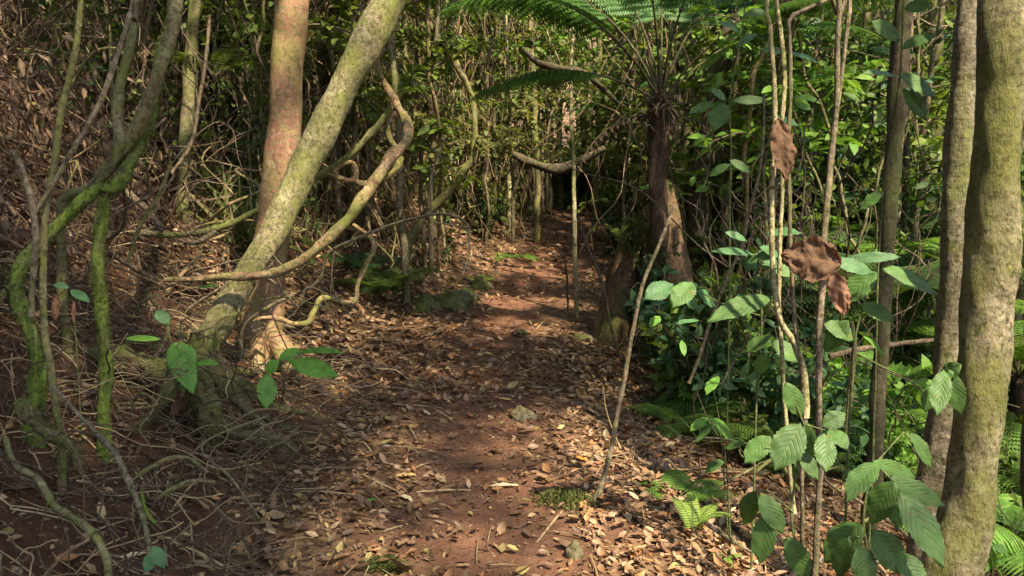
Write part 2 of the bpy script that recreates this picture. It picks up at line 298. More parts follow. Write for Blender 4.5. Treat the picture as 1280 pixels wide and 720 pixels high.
# ------------------------------------------------------------------ object helpers
def tag(o, label=None, cat=None, group=None, kind=None):
    if label: o['label'] = label
    if cat: o['category'] = cat
    if group: o['group'] = group
    if kind: o['kind'] = kind
    return o
def thing(name, loc, label=None, cat=None, group=None):
    o = bpy.data.objects.new(name, None); C.objects.link(o); o.location = tuple(loc); o.empty_display_size = .1
    return tag(o, label, cat, group)
def part(root, name, mb, mat, label=None, smooth=True):
    o = bpy.data.objects.new(name, mb.mesh(name, mat, tuple(root_world(root)), smooth)); C.objects.link(o); o.parent = root
    if label: o['label'] = label
    return o
def root_world(o):
    v = Vector((0, 0, 0))
    while o is not None: v = v + o.location; o = o.parent
    return v
def single(name, mb, mat, loc, label, cat, group=None, kind=None, smooth=True):
    o = bpy.data.objects.new(name, mb.mesh(name, mat, tuple(loc), smooth)); C.objects.link(o); o.location = tuple(loc)
    return tag(o, label, cat, group, kind)
KIDS = {}
def copy_thing(o, loc, rz, s=1., rx=0., ry=0.):
    c = o.copy(); C.objects.link(c); c.location = tuple(loc); c.rotation_euler = (rx, ry, rz); c.scale = (s, s, s) if np.isscalar(s) else s
    for ch in KIDS[o.name]:
        d = ch.copy(); C.objects.link(d); d.parent = c
    return c

# ------------------------------------------------------------------ ground
def build_ground():
    u = np.linspace(-1, 1, 420); xs = 3.2 * np.sinh(u * 3.65) ; xs = xs / xs.max() * 70
    t = np.linspace(0, 1, 460); ys = -25 + 0 * t
    ys = 4 + 4.2 * np.sinh(np.linspace(-2.7, 4.1, 460)); ys = ys[(ys > -60)]
    X, Y = np.meshgrid(xs, ys); Z = height(X, Y)
    V = np.stack([X, Y, Z], -1).reshape(-1, 3); nx = len(xs); ny = len(ys)
    i = np.arange(ny - 1)[:, None] * nx; j = np.arange(nx - 1)[None]
    Fq = np.stack([i + j, i + j + 1, i + nx + j + 1, i + nx + j], -1).reshape(-1, 4)
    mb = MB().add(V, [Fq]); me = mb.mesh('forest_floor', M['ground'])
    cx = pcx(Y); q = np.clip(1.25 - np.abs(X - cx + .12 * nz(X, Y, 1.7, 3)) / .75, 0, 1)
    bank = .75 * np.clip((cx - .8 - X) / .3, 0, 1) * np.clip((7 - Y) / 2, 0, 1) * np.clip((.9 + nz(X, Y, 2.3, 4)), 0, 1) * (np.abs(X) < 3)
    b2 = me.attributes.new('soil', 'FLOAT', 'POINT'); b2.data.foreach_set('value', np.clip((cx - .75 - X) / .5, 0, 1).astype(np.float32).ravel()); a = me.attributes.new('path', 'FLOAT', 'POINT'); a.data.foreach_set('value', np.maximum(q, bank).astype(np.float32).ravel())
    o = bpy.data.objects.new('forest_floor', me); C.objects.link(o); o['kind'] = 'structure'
build_ground()

def pathw(x, y): return np.clip(1.2 - np.abs(x - pcx(y) + .12 * nz(x, y, 1.7, 3)) / .62, 0, 1)
def litter():
    mb = MB()
    def lay(n, x0, x1, y0, y1, s0, s1, tplf, thin=.8, hov=.012):
        x = rng.uniform(x0, x1, n); y = y0 * (y1 / y0) ** rng.random(n) if y0 > 0 else rng.uniform(y0, y1, n)
        keep = rng.random(n) > thin * pathw(x, y) * (.75 + .35 * nz(x, y, 2.6, 5))
        bank = (x < pcx(y) - .95) & (x > -2.8) & (y < 5.2) & (nz(x, y, 1.9, 6) > -.8); keep &= ~(bank & (rng.random(n) < .8))
        keep &= rng.random(n) < .72 + .4 * nz(x, y, 1.4, 7)
        x, y = x[keep], y[keep]; n = len(x); nn = nrm(x, y)
        z = height(x, y) + rng.uniform(.002, hov, n)
        ph = rng.uniform(0, 6.28, n); yd = np.stack([np.cos(ph), np.sin(ph), np.zeros(n)], -1)
        zz = norm(nn + rng.normal(size=(n, 3)) * .33); yd = yd - zz * (yd * zz).sum(-1, keepdims=True)
        sc_ = rng.uniform(s0, s1, n) * rng.choice([.6, .85, 1, 1.15], n)
        scatter(mb, tplf, np.stack([x, y, z], -1), yd, zz, sc_, sc_ * rng.uniform(.65, 1.25, n))
    lay(26000, -3.2, 3.6, 1.6, 6.8, .025, .085, tpl_curl(), .97, .03)
    lay(22000, -3.2, 3.6, 1.6, 6.8, .015, .06, tpl_leaf(.2, .05, .12), .93, .02)
    lay(34000, -3.2, 3.6, 1.6, 8, .008, .028, tpl_far(.4), .45, .01)
    lay(30000, -6, 6.5, 5.5, 13, .045, .095, tpl_curl(), .9, .05)
    lay(14000, -10, 10, 11, 26, .08, .15, tpl_far(.3), .5, .06)
    x = rng.uniform(.15, 2.4, 5200); y = rng.uniform(2.4, 5.4, 5200); k_ = (np.exp(-((x - .85) / .6) ** 2 - ((y - 3.6) / .9) ** 2) > rng.random(5200)) & (pathw(x, y) < .5); x, y = x[k_], y[k_]; n = len(x); ph = rng.uniform(0, 6.28, n); m3 = MB()
    scatter(m3, tpl_curl(), np.stack([x, y, height(x, y) + rng.uniform(.01, .035, n)], -1), np.stack([np.cos(ph), np.sin(ph), rng.normal(0, .15, n)], -1), norm(nrm(x, y) + rng.normal(size=(n, 3)) * .35), rng.uniform(.02, .07, n), rng.uniform(.015, .07, n))
    single('pale_leaf_litter', m3, M['palelitter'], (0, 0, 0), 'paler pinkish-tan fallen leaves gathered on the slope right of the path', 'leaf litter', kind='stuff')
    single('leaf_litter', mb, M['litter'], (0, 0, 0), 'brown and tan fallen leaves covering the path and banks', 'leaf litter', kind='stuff')
    # twigs and straw
    mb = MB(); n = 3600
    x = rng.uniform(-5, 5, n); y = 1.8 * (16 / 1.8) ** rng.random(n); keep = rng.random(n) > .7 * pathw(x, y); x, y = x[keep], y[keep]; n = len(x)
    nn = nrm(x, y); ph = rng.uniform(0, 6.28, n); yd = np.stack([np.cos(ph), np.sin(ph), rng.normal(0, .12, n)], -1); yd = yd - nn * (yd * nn).sum(-1, keepdims=True) * .9
    L_ = rng.uniform(.08, .4, n)
    scatter(mb, tpl_blade(.011, .12), np.stack([x, y, height(x, y) + .02], -1), yd, nn + rng.normal(size=(n, 3)) * .3, L_, np.maximum(L_, .2) * rng.uniform(.6, 1.6, n))
    single('twig_litter', mb, M['straw'], (0, 0, 0), 'thin dry twigs and straw strewn over the forest floor', 'twigs', kind='stuff')
litter()

# brown dead foliage hanging over the steep left bank
def dead_curtain():
    mb = MB(); n = 38000
    y = rng.uniform(3.2, 11, n); x = -1.9 - 5.5 * rng.random(n) - .12 * y
    keep = (nz(x, y, 1.5, 8) + .35 * nz(x, y, 4, 9) > -.35); x, y = x[keep], y[keep]; n = len(x)
    z = height(x, y) + np.where(rng.random(n) < .35, np.abs(rng.normal(0, .75, n)), np.abs(rng.normal(0, .22, n))) * np.clip((-x - 1.9) / 1.2, .15, 1) * (1 + .6 * nz(x, y, 2.2, 10))
    yd = norm(np.stack([rng.normal(.35, .45, n), rng.normal(-.1, .4, n), rng.normal(-1, .35, n)], -1))
    s = rng.uniform(.035, .12, n)
    scatter(mb, tpl_curl(), np.stack([x, y, z], -1), yd, rdir(n), s, s * rng.uniform(.3, .8, n))
    single('dead_foliage', mb, M['dead'], (0, 0, 0), 'drooping brown dead leaves and fronds hanging over the steep left bank', 'dead foliage', kind='stuff')
    mb = MB(); n = 3600
    y = rng.uniform(3.0, 11, n); x = -1.7 - 5 * rng.random(n) - .12 * y; z = height(x, y) + rng.uniform(0, .45, n)
    yd = norm(np.stack([rng.normal(.2, .7, n), rng.normal(-.1, .6, n), rng.normal(-.5, .6, n)], -1)); s = rng.uniform(.25, .8, n)
    scatter(mb, tpl_blade(.007, .3), np.stack([x, y, z], -1), yd, rdir(n), s, np.full(n, .75) * rng.uniform(.6, 1.3, n))
    single('dry_straw', mb, M['dead'], (0, 0, 0), 'thin pale straw and stalks tangled through the left bank', 'straw', kind='stuff')
dead_curtain()

# ------------------------------------------------------------------ sun patches: gaps in the canopy
PATCH = [(ground(u, v), r, k) for u, v, r, k in [
    (790, 600, .34, 1), (740, 580, .22, 1), (820, 680, .4, 1), (870, 660, .3, 1), (900, 705, .35, 1), (705, 570, .2, .9), (740, 700, .2, .8), (860, 610, .14, .8),
    (630, 590, .25, .4), (560, 640, .2, .35), (650, 680, .25, .35), (600, 545, .2, .4), (500, 590, .25, .35), (450, 540, .25, .35), (400, 500, .2, .35), (350, 540, .2, .35),
    (680, 530, .2, .8), (350, 470, .2, .6), (610, 365, .5, .9), (560, 310, .9, .95), (610, 290, .8, .95), (660, 325, .5, .95), (690, 340, .35, .9), (720, 300, .6, .9), (500, 290, .8, .9), (700, 410, .3, .6), (780, 500, .3, .5),
    (270, 270, .5, .8), (235, 285, .4, .8), (290, 330, .3, .8), (380, 380, .3, .5), (950, 560, .3, .5), (1040, 430, .6, .6), (1000, 350, .9, .6)]]
AIR = [(at(u, v, d), r, k) for u, v, d, r, k in [
    (350, 130, 6, .45, .8), (345, 270, 6, .35, .7), (400, 150, 4.9, .35, .85), (310, 370, 4.7, .3, .8), (130, 330, 3.4, .22, .8), (130, 450, 3.4, .2, .7), (235, 180, 7, .4, .8),
    (1245, 150, 2.9, .22, .7), (1240, 400, 2.9, .22, .75), (1215, 600, 2.9, .2, .7), (1130, 60, 4.5, .4, .7), (590, 170, 9, .5, .9), (500, 150, 5.6, .35, .7),
    (1150, 300, 7, .8, .8), (1080, 260, 8, .8, .7), (1000, 120, 9, 1, .7), (700, 50, 7.5, .7, .6), (640, 315, 9, .3, .9), (860, 100, 12, 1.2, .7), (480, 120, 11, 1.8, .9), (700, 180, 17, 3, .95), (620, 120, 14, 2, .9), (550, 60, 15, 2.5, .9), (730, 240, 18, 2, .95), (720, 200, 8.6, .4, .8),
    (380, 450, 4.3, .2, .5), (980, 190, 3.05, .2, .9), (1015, 345, 2.98, .15, .8), (1100, 600, 2.2, .2, .3), (1120, 620, 2.2, .16, .3), (790, 330, 7.4, .4, .6), (940, 350, 6, .6, .5), (824, 130, 7., .6, .95), (720, 130, 15, 2.5, .7), (1000, 60, 15, 2.5, .7), (500, 230, 12, 1.5, .6)]]
def sunkeep(P):
    """probability that a canopy leaf at P stays: gaps sit on the sun's way to the sunlit spots"""
    keep = np.ones(len(P))
    for c, r, k in PATCH + AIR:
        t = (P - c) @ S; q = P - c - t[:, None] * S; dd = np.linalg.norm(q, axis=1) * (1 + .25 * np.sin(np.arctan2(q[:, 1], q[:, 0]) * 3 + r * 40))
        k = k * (.55 if (k < .8 and c[2] > .5) else 1.)
        keep = np.where((t > .6) & (dd < r + (.15 if k >= .8 else .05)), np.minimum(keep, 1 - k), keep)
    q = P[:, :2] - S[:2] / S[2] * P[:, 2:3]
    fl = nz(q[:, 0], q[:, 1], 2.4, 11) + .5 * nz(q[:, 0], q[:, 1], 6.5, 10)
    return np.where(fl > np.where(q[:, 1] < 7.5, 1.5, .45), np.minimum(keep, .12), keep)

def crown(root, c, rad, n, mat, leaf=.17, name='crown', flat=.45, trunk_top=None, limbs=5, limbmat=None):
    """uneven crown: leaf clumps at limb ends"""
    mb = MB(); lm = MB(); c = np.asarray(c, float)
    cl = []
    for i in range(max(8, int(rad * 9))):
        p = rng.normal(size=3); p = p / np.linalg.norm(p) * rng.uniform(.3, 1) ** .6 * rad; p[2] *= flat; cl.append(c + p)
    cl = np.array(cl); idx = rng.integers(0, len(cl), n)
    P = cl[idx] + rng.normal(size=(n, 3)) * rad * np.array([.2, .2, .1])
    k = rng.random(n) < sunkeep(P); P = P[k]; n = len(P)
    s = rng.uniform(.7, 1.3, n) * leaf
    scatter(mb, tpl_far(.3), P, rdir(n, -.25, .6), rdir(n, 1.4), s)
    o = part(root, name, mb, mat)
    if trunk_top is not None:
        for i in range(limbs):
            e = cl[i]; m_ = (trunk_top + e) / 2 + rng.normal(size=3) * .15 + np.array([0, 0, .2])
            tube(lm, [trunk_top - np.array([0, 0, .25]), m_, e], [.06, .04, .015], n=8, k=6)
        part(root, 'limbs', lm, limbmat)
    return o

def mossfuzz(root, paths, n, ln=.03, thr=-.35):
    if ln >= .014: thr = -.7
    mb = MB(); P = []; D = []
    for pts, rd in paths:
        m = len(pts); i = rng.integers(0, m, n); T = norm(np.gradient(pts, axis=0))[i]
        v = rng.normal(size=(n, 3)); v = norm(v - T * (v * T).sum(-1, keepdims=True))
        j = np.clip(i + 1, 0, m - 1); f = rng.random(n)[:, None]
        P.append(pts[i] * (1 - f) + pts[j] * f + v * rd[i][:, None] * .93); D.append(norm(v + rng.normal(size=(n, 3)) * .5 + np.array([0, 0, -.3])))
    P = np.vstack(P); D = np.vstack(D); keep = (nz(P[:, 0] * 2 + P[:, 1], P[:, 2] * 1.2, 4, 5) > -.35); P = P[keep]; D = D[keep]; k = len(P)
    scatter(mb, tpl_blade(.14, .25), P, D, rdir(k), rng.uniform(.4, 1.3, k) * ln)
    return part(root, 'moss', mb, M['mossblade'])

def px(path, d):
    """pixel path with distances -> world points; d: number or list"""
    dd = [d] * len(path) if np.isscalar(d) else np.interp(np.linspace(0, 1, len(path)), np.linspace(0, 1, len(d)), d)
    return np.array([at(u, v, q) for (u, v), q in zip(path, dd)])
def sink(P, dz=.35, i=0):
    P = np.array(P); e = P[i].copy(); g = float(height(e[0], e[1])); e2 = e.copy(); e2[2] = min(e[2], g) - dz
    return np.vstack([[e2], P]) if i == 0 else np.vstack([P, [e2]])
FUNC = {}
def tree(path, d, w, mat, label, cat='tree', name='forest_tree', k=16, moss=0, mossln=.03, crown_r=1.6, crown_n=900, cmat='l_mid', wob=.01, extra=None, top=None, seed=None, ridges=0, rr=0, bump=.06, group=None):
    """pixel path from the base upwards; the trunk goes on above the frame to its crown"""
    P = px(path, d); P = sink(P); wv = [w] * len(path) if np.isscalar(w) else list(w)
    dd = [proj(p)[2] for p in P[1:]]; rad = [a / 2 / F * b * .96 for a, b in zip(wv, dd)]; rad = [rad[0] * 1.15] + rad
    if top is not None:
        t = np.asarray(top, float); m_ = P[-1] * .5 + t * .5 + np.array([.05, .1, .1]); P = np.vstack([P, m_, t]); rad += [rad[-1] * .85, rad[-1] * .55]
    root = thing(name, (P[1][0], P[1][1], float(height(P[1][0], P[1][1]))), label, cat, group)
    mb = MB(); res = tube(mb, P, rad, n=max(40, 14 * len(P)), k=k, wob=wob, seed=seed if seed is not None else random.random() * 9, ridges=ridges, rr=rr, bump=bump)
    part(root, 'trunk', mb, M[mat])
    if extra: extra(root, P, rad)
    if moss: mossfuzz(root, [res], moss, mossln)
    if top is not None and crown_n: crown(root, P[-1] + np.array([0, 0, .4]), crown_r, crown_n, M[cmat], trunk_top=P[-1], limbmat=M[mat])
    return root

# leaf hand placed from pixel base to pixel tip, with its own width, curl and serrated edge
def place_leaf(root, name, b, t, wpx, d, mat, dt=0., face=None, serr=.05, curl=.12, roll=0., label=None, lenz=None, seed=0, crumple=0.):
    B = at(*b, d); T = at(*t, d + dt); Y = T - B; L_ = np.linalg.norm(Y); Y = Y / L_
    fz = norm(np.array(CAM - B)) * .75 + np.array([.0, 0, .75]) if face is None else np.asarray(face, float)
    X = norm(np.cross(Y, fz)); Z = np.cross(X, Y); cr, sr_ = math.cos(roll), math.sin(roll); X, Z = X * cr + Z * sr_, Z * cr - X * sr_
    W = wpx / F * d / 2; nl, nw = (44, 16) if crumple else (22, 8); V = []; U = []; wr = crumple > .08
    r = random.Random(seed + int(b[0] * 7 + b[1])); ph = r.uniform(0, 6)
    for i in range(nl + 1):
        s = i / nl; prof = (math.sin(math.pi * s ** .85) ** .8) * (1 - .12 * s) if 0 < s < 1 else 0.012
        prof = prof * (1 + serr * (1 if i % 2 else -1) * (0.3 < s * 3))
        for j in range(nw + 1):
            q = j / nw * 2 - 1; x = q * W * prof; y = s * L_ + .05 * L_ * q * q * (prof) * (1 if s < .85 else .3)
            z = -curl * L_ * (s ** 2) + .16 * W * abs(q) * prof * 1.2 - .12 * W * q * q + .03 * W * math.sin(s * 9 + ph) * q + .05 * W * math.sin(s * 20 + abs(q) * 5) * abs(q)
            if crumple:
                hh = mnoise.noise(Vector((s * 9 + ph, q * 4, 1.7))); h2 = mnoise.noise(Vector((s * 22 + ph, q * 11, 4.)))
                z += crumple * L_ * (.45 * hh + .16 * h2) * (.4 + abs(q)); y += .05 * L_ * h2 * abs(q); x *= 1 + .2 * mnoise.noise(Vector((s * 6 + ph, 3. if q > 0 else 8., 0))) * abs(q) + .1 * mnoise.noise(Vector((s * 19 + ph, 3. if q > 0 else 8., 2))) * abs(q)
            if crumple: z += .35 * crumple * L_ * (math.sin(s * 7 + q * 3 + ph) * .5 + math.sin(q * 5 - s * 3 + ph) * .5); x *= 1 - crumple * .4 * math.sin(s * 5 + ph)
            V.append(B + X * x + Y * y + Z * (z + curl * L_ * s * .55)); U.append((j / nw, s))
    Fq = [(i * (nw + 1) + j, i * (nw + 1) + j + 1, (i + 1) * (nw + 1) + j + 1, (i + 1) * (nw + 1) + j) for i in range(nl) for j in range(nw)]
    mb = MB().add(V, [np.array(Fq)], U)
    return part(root, name, mb, M[mat], label) if root is not None else (mb, B)

# ------------------------------------------------------------------ trees the photo shows one by one
def lean_roots(root, P, rad):
    b = P[1]
    for i in range(11):
        a = -1.9 + i * .42 + random.uniform(-.15, .15); l = random.uniform(.4, .95); mb = MB(); dv = np.array([math.cos(a), math.sin(a), 0]); sd = np.array([-dv[1], dv[0], 0]) * random.uniform(-.12, .12)
        pts = [b + dv * .02 + np.array([0, 0, random.uniform(.08, .26)]), b + dv * .1 + np.array([0, 0, -.02])]
        for f, h in ((.45, .03), (.75, .0), (1., -.05)):
            q = b + dv * l * f + sd * math.sin(f * 5); q[2] = float(height(q[0], q[1])) + h; pts.append(q)
        w_ = random.uniform(.6, 1.2); tube(mb, pts, [.03 * w_, .042 * w_, .03 * w_, .018 * w_, .006], n=30, k=9, bump=.22, wob=.012, seed=i); part(root, 'root', mb, M['root'])
tree([(248, 452), (274, 400), (306, 347), (345, 288), (398, 170), (447, 75), (492, -5)], [4.7, 4.8, 5, 5.2], [36, 34, 34, 36, 38, 40, 40], 'lean', 'thick leaning tree with lichen and moss patches, crossing in front of the red-barked tree', k=26, wob=.012, top=at(640, -330, 6.0), crown_r=2.0, crown_n=1300, moss=2500, mossln=.008, extra=lean_roots)
def red_roots(root, P, rad):
    mb = MB()
    for a, l, h in [(-.4, .5, .28), (.5, .75, .3), (-1.3, .55, .35), (1.5, .4, .25), (2.4, .35, .25), (-2.4, .5, .3)]:
        b = P[1]; e = b + np.array([math.cos(a) * l, -abs(math.sin(a)) * l * .7 if abs(a) < 2 else .3, 0]); e[2] = float(height(e[0], e[1])) - .03
        m_ = b * .5 + e * .5; m_[2] = float(height(m_[0], m_[1])) + .07; s_ = b + (e - b) * .12 + np.array([0, 0, h])
        tube(mb, [s_, m_, e], [.085, .07, .02], n=14, k=9, bump=.15, seed=a)
    part(root, 'buttress_root', mb, M['red'])
tree([(318, 455), (330, 400), (340, 300), (353, 180), (362, 60), (366, -10)], 5.5, [66, 52, 45, 44, 42, 41], 'red', 'upright tree with smooth reddish bark and green patches behind the leaning trunk', k=26, top=at(375, -260, 6.2), crown_r=1.8, extra=red_roots, bump=.03)
tree([(131, 545), (131, 480), (127, 400), (123, 330), (130, 248)], 3.4, [18, 15, 15, 16, 12], 'moss', 'broken-off slim stem thickly covered in green moss, left of the bright leaf plant', cat='broken tree', name='broken_tree', k=16, moss=6000, mossln=.011, bump=.13)
tree([(40, 545), (42, 500), (42, 430), (30, 395), (25, 355), (60, 300), (120, 235), (165, 195)], [3.2, 3.3, 3.6], [24, 21, 17, 15, 17, 15, 14, 15], 'moss', 'moss-furred crooked trunk bending right at the far left edge of the photo', k=18, moss=8000, mossln=.016, wob=.02, bump=.14,
     top=at(280, -300, 5.0), crown_r=1.4, crown_n=500)
def forkL(root, P, rad):
    mb = MB(); tube(mb, px([(112, 238), (138, 205), (148, 175), (146, 130), (162, 60), (172, -20), (180, -120)], [3.6, 3.55, 3.6, 3.7]), [.01, .018, .025, .024, .02, .016, .01], n=30, k=10, wob=.01)
    part(root, 'branch', mb, M['mossy2'])
tree([(75, 272), (115, 235), (150, 190), (178, 150), (200, 95), (215, 40), (222, -10)], [3.75, 3.6, 3.55, 3.7], [12, 16, 17, 18, 17, 18, 17], 'mossy2', 'moss-streaked forked trunk slanting up between the far left stems and the yellow-green stem', k=14, moss=900, mossln=.012, extra=forkL, top=at(250, -260, 4.6), crown_r=1.2, crown_n=450)
tree([(228, 262), (232, 200), (236, 110), (240, 40), (246, -10)], 6.6, [17, 17, 18, 15, 16], 'mossy2', 'slim upright tree with a yellow-green mossy side, left of the red-barked tree', k=12, top=at(252, -200, 6.6), crown_r=1.3, crown_n=500)
tree([(66, 478), (56, 420), (55, 320), (68, 220), (76, 130), (96, 50), (100, -10)], 3.0, [10, 9, 9, 9, 9, 8, 7], 'mossy2', 'thin olive mossy sapling crossing the brown dead foliage at the far left', cat='sapling', name='sapling', k=9, wob=.012)
# right side
def knot(root, P, rad):
    mb = MB(); a = at(1243, 372, 2.9)
    tube(mb, [a, at(1254, 348, 2.88), at(1264, 334, 2.86), at(1269, 324, 2.85)], [.05, .052, .042, .022], n=12, k=12, bump=.12, seed=3); part(root, 'branch_stub', mb, M['pale'])
tree([(1180, 760), (1206, 640), (1225, 500), (1237, 380), (1242, 250), (1249, 120), (1256, -10)], 2.9, [68, 62, 60, 62, 60, 58, 56], 'pale', 'thick pale trunk with mossy stains and a branch stub, foremost on the right', k=30, wob=.006, extra=knot, top=at(1290, -700, 3.2), crown_r=1.7, crown_n=900, moss=300, mossln=.008, seed=2.2)
tree([(1150, 760), (1163, 640), (1182, 500), (1190, 380), (1196, 220), (1205, 100), (1213, -10)], 3.25, [48, 42, 38, 36, 33, 32, 30], 'rnd', 'straight brown-grey trunk standing just left of the thick pale trunk', k=22, wob=.004, top=at(1230, -600, 3.6), crown_r=1.6, crown_n=800, seed=4.)
tree([(1092, 575), (1098, 480), (1106, 400), (1110, 270), (1116, 190), (1124, 100), (1132, -10)], 4.6, [20, 19, 18, 20, 22, 25, 22], 'dark', 'slender dark trunk, pale towards its top, between the thin vines and the twin trunks', k=14, top=at(1150, -400, 4.9), crown_r=1.5, crown_n=700)
tree([(1290, 740), (1285, 600), (1287, 500), (1302, 380), (1330, 200), (1350, 0)], 2.2, [26, 22, 20, 20, 20, 20], 'dark', 'dark trunk cut by the right edge of the photo', k=14, top=(3.0, 2.4, 5.5), crown_r=1.2, crown_n=300)
# middle
tree([(874, 265), (882, 190), (896, 110), (912, 40), (924, -10)], 9.0, [26, 26, 24, 26, 26], 'dark', 'dark trunk leaning right behind the tree fern crown', k=14, top=at(950, -170, 9.3), crown_r=1.8, crown_n=700)
tree([(838, 330), (852, 240), (864, 150), (874, 70), (884, -10)], 12.0, [56, 54, 50, 50, 50], 'pale', 'broad pale trunk seen behind the dark leaning trunk', k=16, top=at(900, -150, 12), crown_r=2.2, crown_n=800)
tree([(720, 362), (719, 300), (716, 200), (714, 90), (716, 20), (718, -10)], 8.2, [6, 6, 5.5, 5, 5, 4], 'yellow_stem', 'very thin straight yellowish sapling standing beside the far path', cat='sapling', name='sapling', k=8, wob=.01, top=at(720, -120, 8.3), crown_r=.6, crown_n=150)
tree([(738, 642), (752, 610), (768, 545), (780, 480), (790, 410), (803, 355), (826, 300), (842, 258)], [3.9, 4.1], [10, 8, 6.5, 6, 5.5, 5, 4.5, 4], 'brown', 'bare curved sapling rising from the sunlit litter at the right of the path', cat='sapling', name='sapling', k=10, wob=.008)

# background trunks, one by one (u base, v base, u top, width px, distance, material)
BT = [(392, 235, 396, 13, 9.5, 'brown'), (408, 245, 412, 15, 10, 'mossy2'), (424, 240, 422, 10, 10.5, 'brown'), (440, 250, 446, 18, 11, 'mossy2'), (459, 255, 452, 9, 9.8, 'brown'), (472, 260, 470, 14, 12, 'pale'),
      (486, 262, 500, 10, 11.3, 'brown'), (505, 262, 508, 8, 10.5, 'mossy2'), (524, 262, 520, 12, 13, 'brown'), (539, 264, 548, 8, 12, 'dark'), (556, 262, 556, 14, 14, 'mossy2'), (574, 262, 588, 9, 13, 'brown'),
      (586, 265, 588, 22, 16, 'pale'), (606, 262, 600, 9, 14, 'brown'), (622, 260, 630, 11, 15, 'mossy2'), (638, 260, 634, 8, 13.5, 'yellow_stem'), (655, 258, 664, 13, 16, 'brown'), (672, 262, 662, 9, 13, 'mossy2'), (684, 258, 690, 10, 17, 'pale'),
      (702, 250, 700, 9, 18, 'brown'), (730, 250, 728, 14, 19, 'pale'), (742, 262, 748, 9, 15, 'mossy2'), (758, 265, 752, 12, 17, 'dark'), (772, 262, 780, 8, 13, 'brown'), (790, 268, 788, 12, 16, 'mossy2'),
      (300, 245, 318, 8, 8, 'brown'), (268, 240, 262, 12, 9.5, 'dark'), (318, 262, 312, 7, 8.6, 'mossy2'), (192, 230, 188, 12, 9, 'dark'), (930, 330, 936, 14, 12, 'brown'), (948, 330, 944, 12, 9, 'mossy2'), (1010, 330, 1003, 15, 13, 'dark'),
      (1060, 340, 1068, 13, 11, 'brown'), (1080, 340, 1076, 22, 15, 'mossy2'), (1150, 350, 1160, 18, 12, 'dark'), (1162, 360, 1170, 24, 10, 'mossy2'), (905, 330, 915, 10, 14, 'pale'), (975, 345, 990, 12, 16, 'brown'), (1122, 350, 1148, 10, 9, 'dark'), (1200, 330, 1215, 14, 10, 'brown'), (1275, 330, 1268, 14, 8, 'mossy2'),
      (1035, 340, 1030, 10, 17, 'pale'), (860, 300, 852, 9, 15, 'dark'), (60, 210, 40, 10, 8, 'dark'), (110, 200, 118, 9, 9.5, 'brown'), (150, 210, 160, 8, 10.5, 'mossy2')]
LM = [(-200, 60, 'at the far left'), (60, 150, 'above the mossy stem'), (150, 215, 'behind the forked mossy trunk'), (215, 325, 'left of the red-barked tree'), (325, 395, 'behind the red-barked tree'), (395, 470, 'just right of the red-barked tree'), (470, 535, 'behind the hanging liana loop'),
      (535, 610, 'behind the mossy snaking liana'), (610, 690, 'left of where the path disappears'), (690, 770, 'where the path disappears'), (770, 850, 'behind the tree fern'), (850, 930, 'behind the dark leaning trunk'), (930, 1000, 'behind the hanging dead leaf'), (1000, 1075, 'behind the thin brown vines'),
      (1075, 1165, 'behind the slender dark trunk'), (1165, 1230, 'behind the twin right trunks'), (1230, 1600, 'at the right edge')]
def where(u):
    for a, b, t in LM:
        if a <= u < b: return t
    return 'outside the view'
POP = []      # (object, noun phrase, u, distance)
def later(o, phrase, u, d): POP.append((o, phrase, u, d))
MATWORD = dict(brown='brown', mossy2='moss-tinged', dark='dark', pale='pale grey', yellow_stem='yellowish')
for u0, v0, u1, w_, d, mt in BT:
    w_ = w_ * .85
    o = tree([(u0, v0 + 25), (u0 * .66 + u1 * .34 + random.uniform(-4, 4), v0 * .66), (u0 * .3 + u1 * .7 + random.uniform(-4, 4), v0 * .3), (u1, -10)], d, [w_ * 1.1, w_, w_ * .95, w_ * .9], mt, None, k=9, wob=.02, top=at(u1 + random.uniform(-30, 30), -10 - 1700 / d, d), crown_r=1.3, crown_n=100, cmat=random.choice(['l_mid', 'l_dark', 'l_mid', 'l_olive']), group='background forest trees')
    later(o, MATWORD[mt] + ' background trunk', (u0 + u1) / 2, d)

# ------------------------------------------------------------------ lianas
def liana(paths, d, w, mat, label, name='liana', moss=0, wob=.012, k=12, cat='vine', mossln=.012, group=None, bump=.1):
    mb = MB(); res = []; first = None
    for path, dd, ww in zip(paths, d, w):
        ww = [ww] * len(path) if np.isscalar(ww) else list(ww); P = px(path, dd)
        if path[-1][1] < -5: e = P[-1]; P = np.vstack([P, e + np.array([.08, .1, 1.6]), e + np.array([.15, .3, 3.4]), e + np.array([.3, .5, 5.2])]); ww = ww + [ww[-1]] * 3
        dist = [proj(p)[2] for p in P]
        res.append(tube(mb, P, [a / 2 / F * b * .86 for a, b in zip(ww, dist)], n=16 * len(P), k=k, wob=wob, seed=random.random() * 9, bump=bump)); first = P[0] if first is None else first
    if moss:
        root = thing(name, first, label, cat, group); part(root, 'stem', mb, M[mat]); mossfuzz(root, res, moss, mossln); return root
    return single(name, mb, M[mat], first, label, cat, group)
liana([[(205, 350), (250, 349), (330, 345), (375, 325), (420, 288), (455, 242), (488, 200), (508, 178), (509, 155), (497, 130), (478, 100), (470, 75), (480, 62)]], [[4.6, 4.6, 4.9, 5.4, 5.7]], [[6, 9, 13, 14, 15, 17, 17, 14, 12, 11, 9, 7, 5]], 'liana', 'thick brown liana sweeping from behind the leaning trunk up into a hanging loop', k=14)
liana([[(150, 290), (205, 292), (260, 288), (310, 268), (365, 240), (430, 200), (465, 165), (488, 128), (492, 95), (484, 40), (478, -30)]], [[5.4, 5.5, 5.6]], [[9, 10, 9, 9, 9, 9, 10, 10, 9, 8, 7]], 'mossy2', 'olive liana running low behind both big trunks then rising steeply beside the loop', k=12)
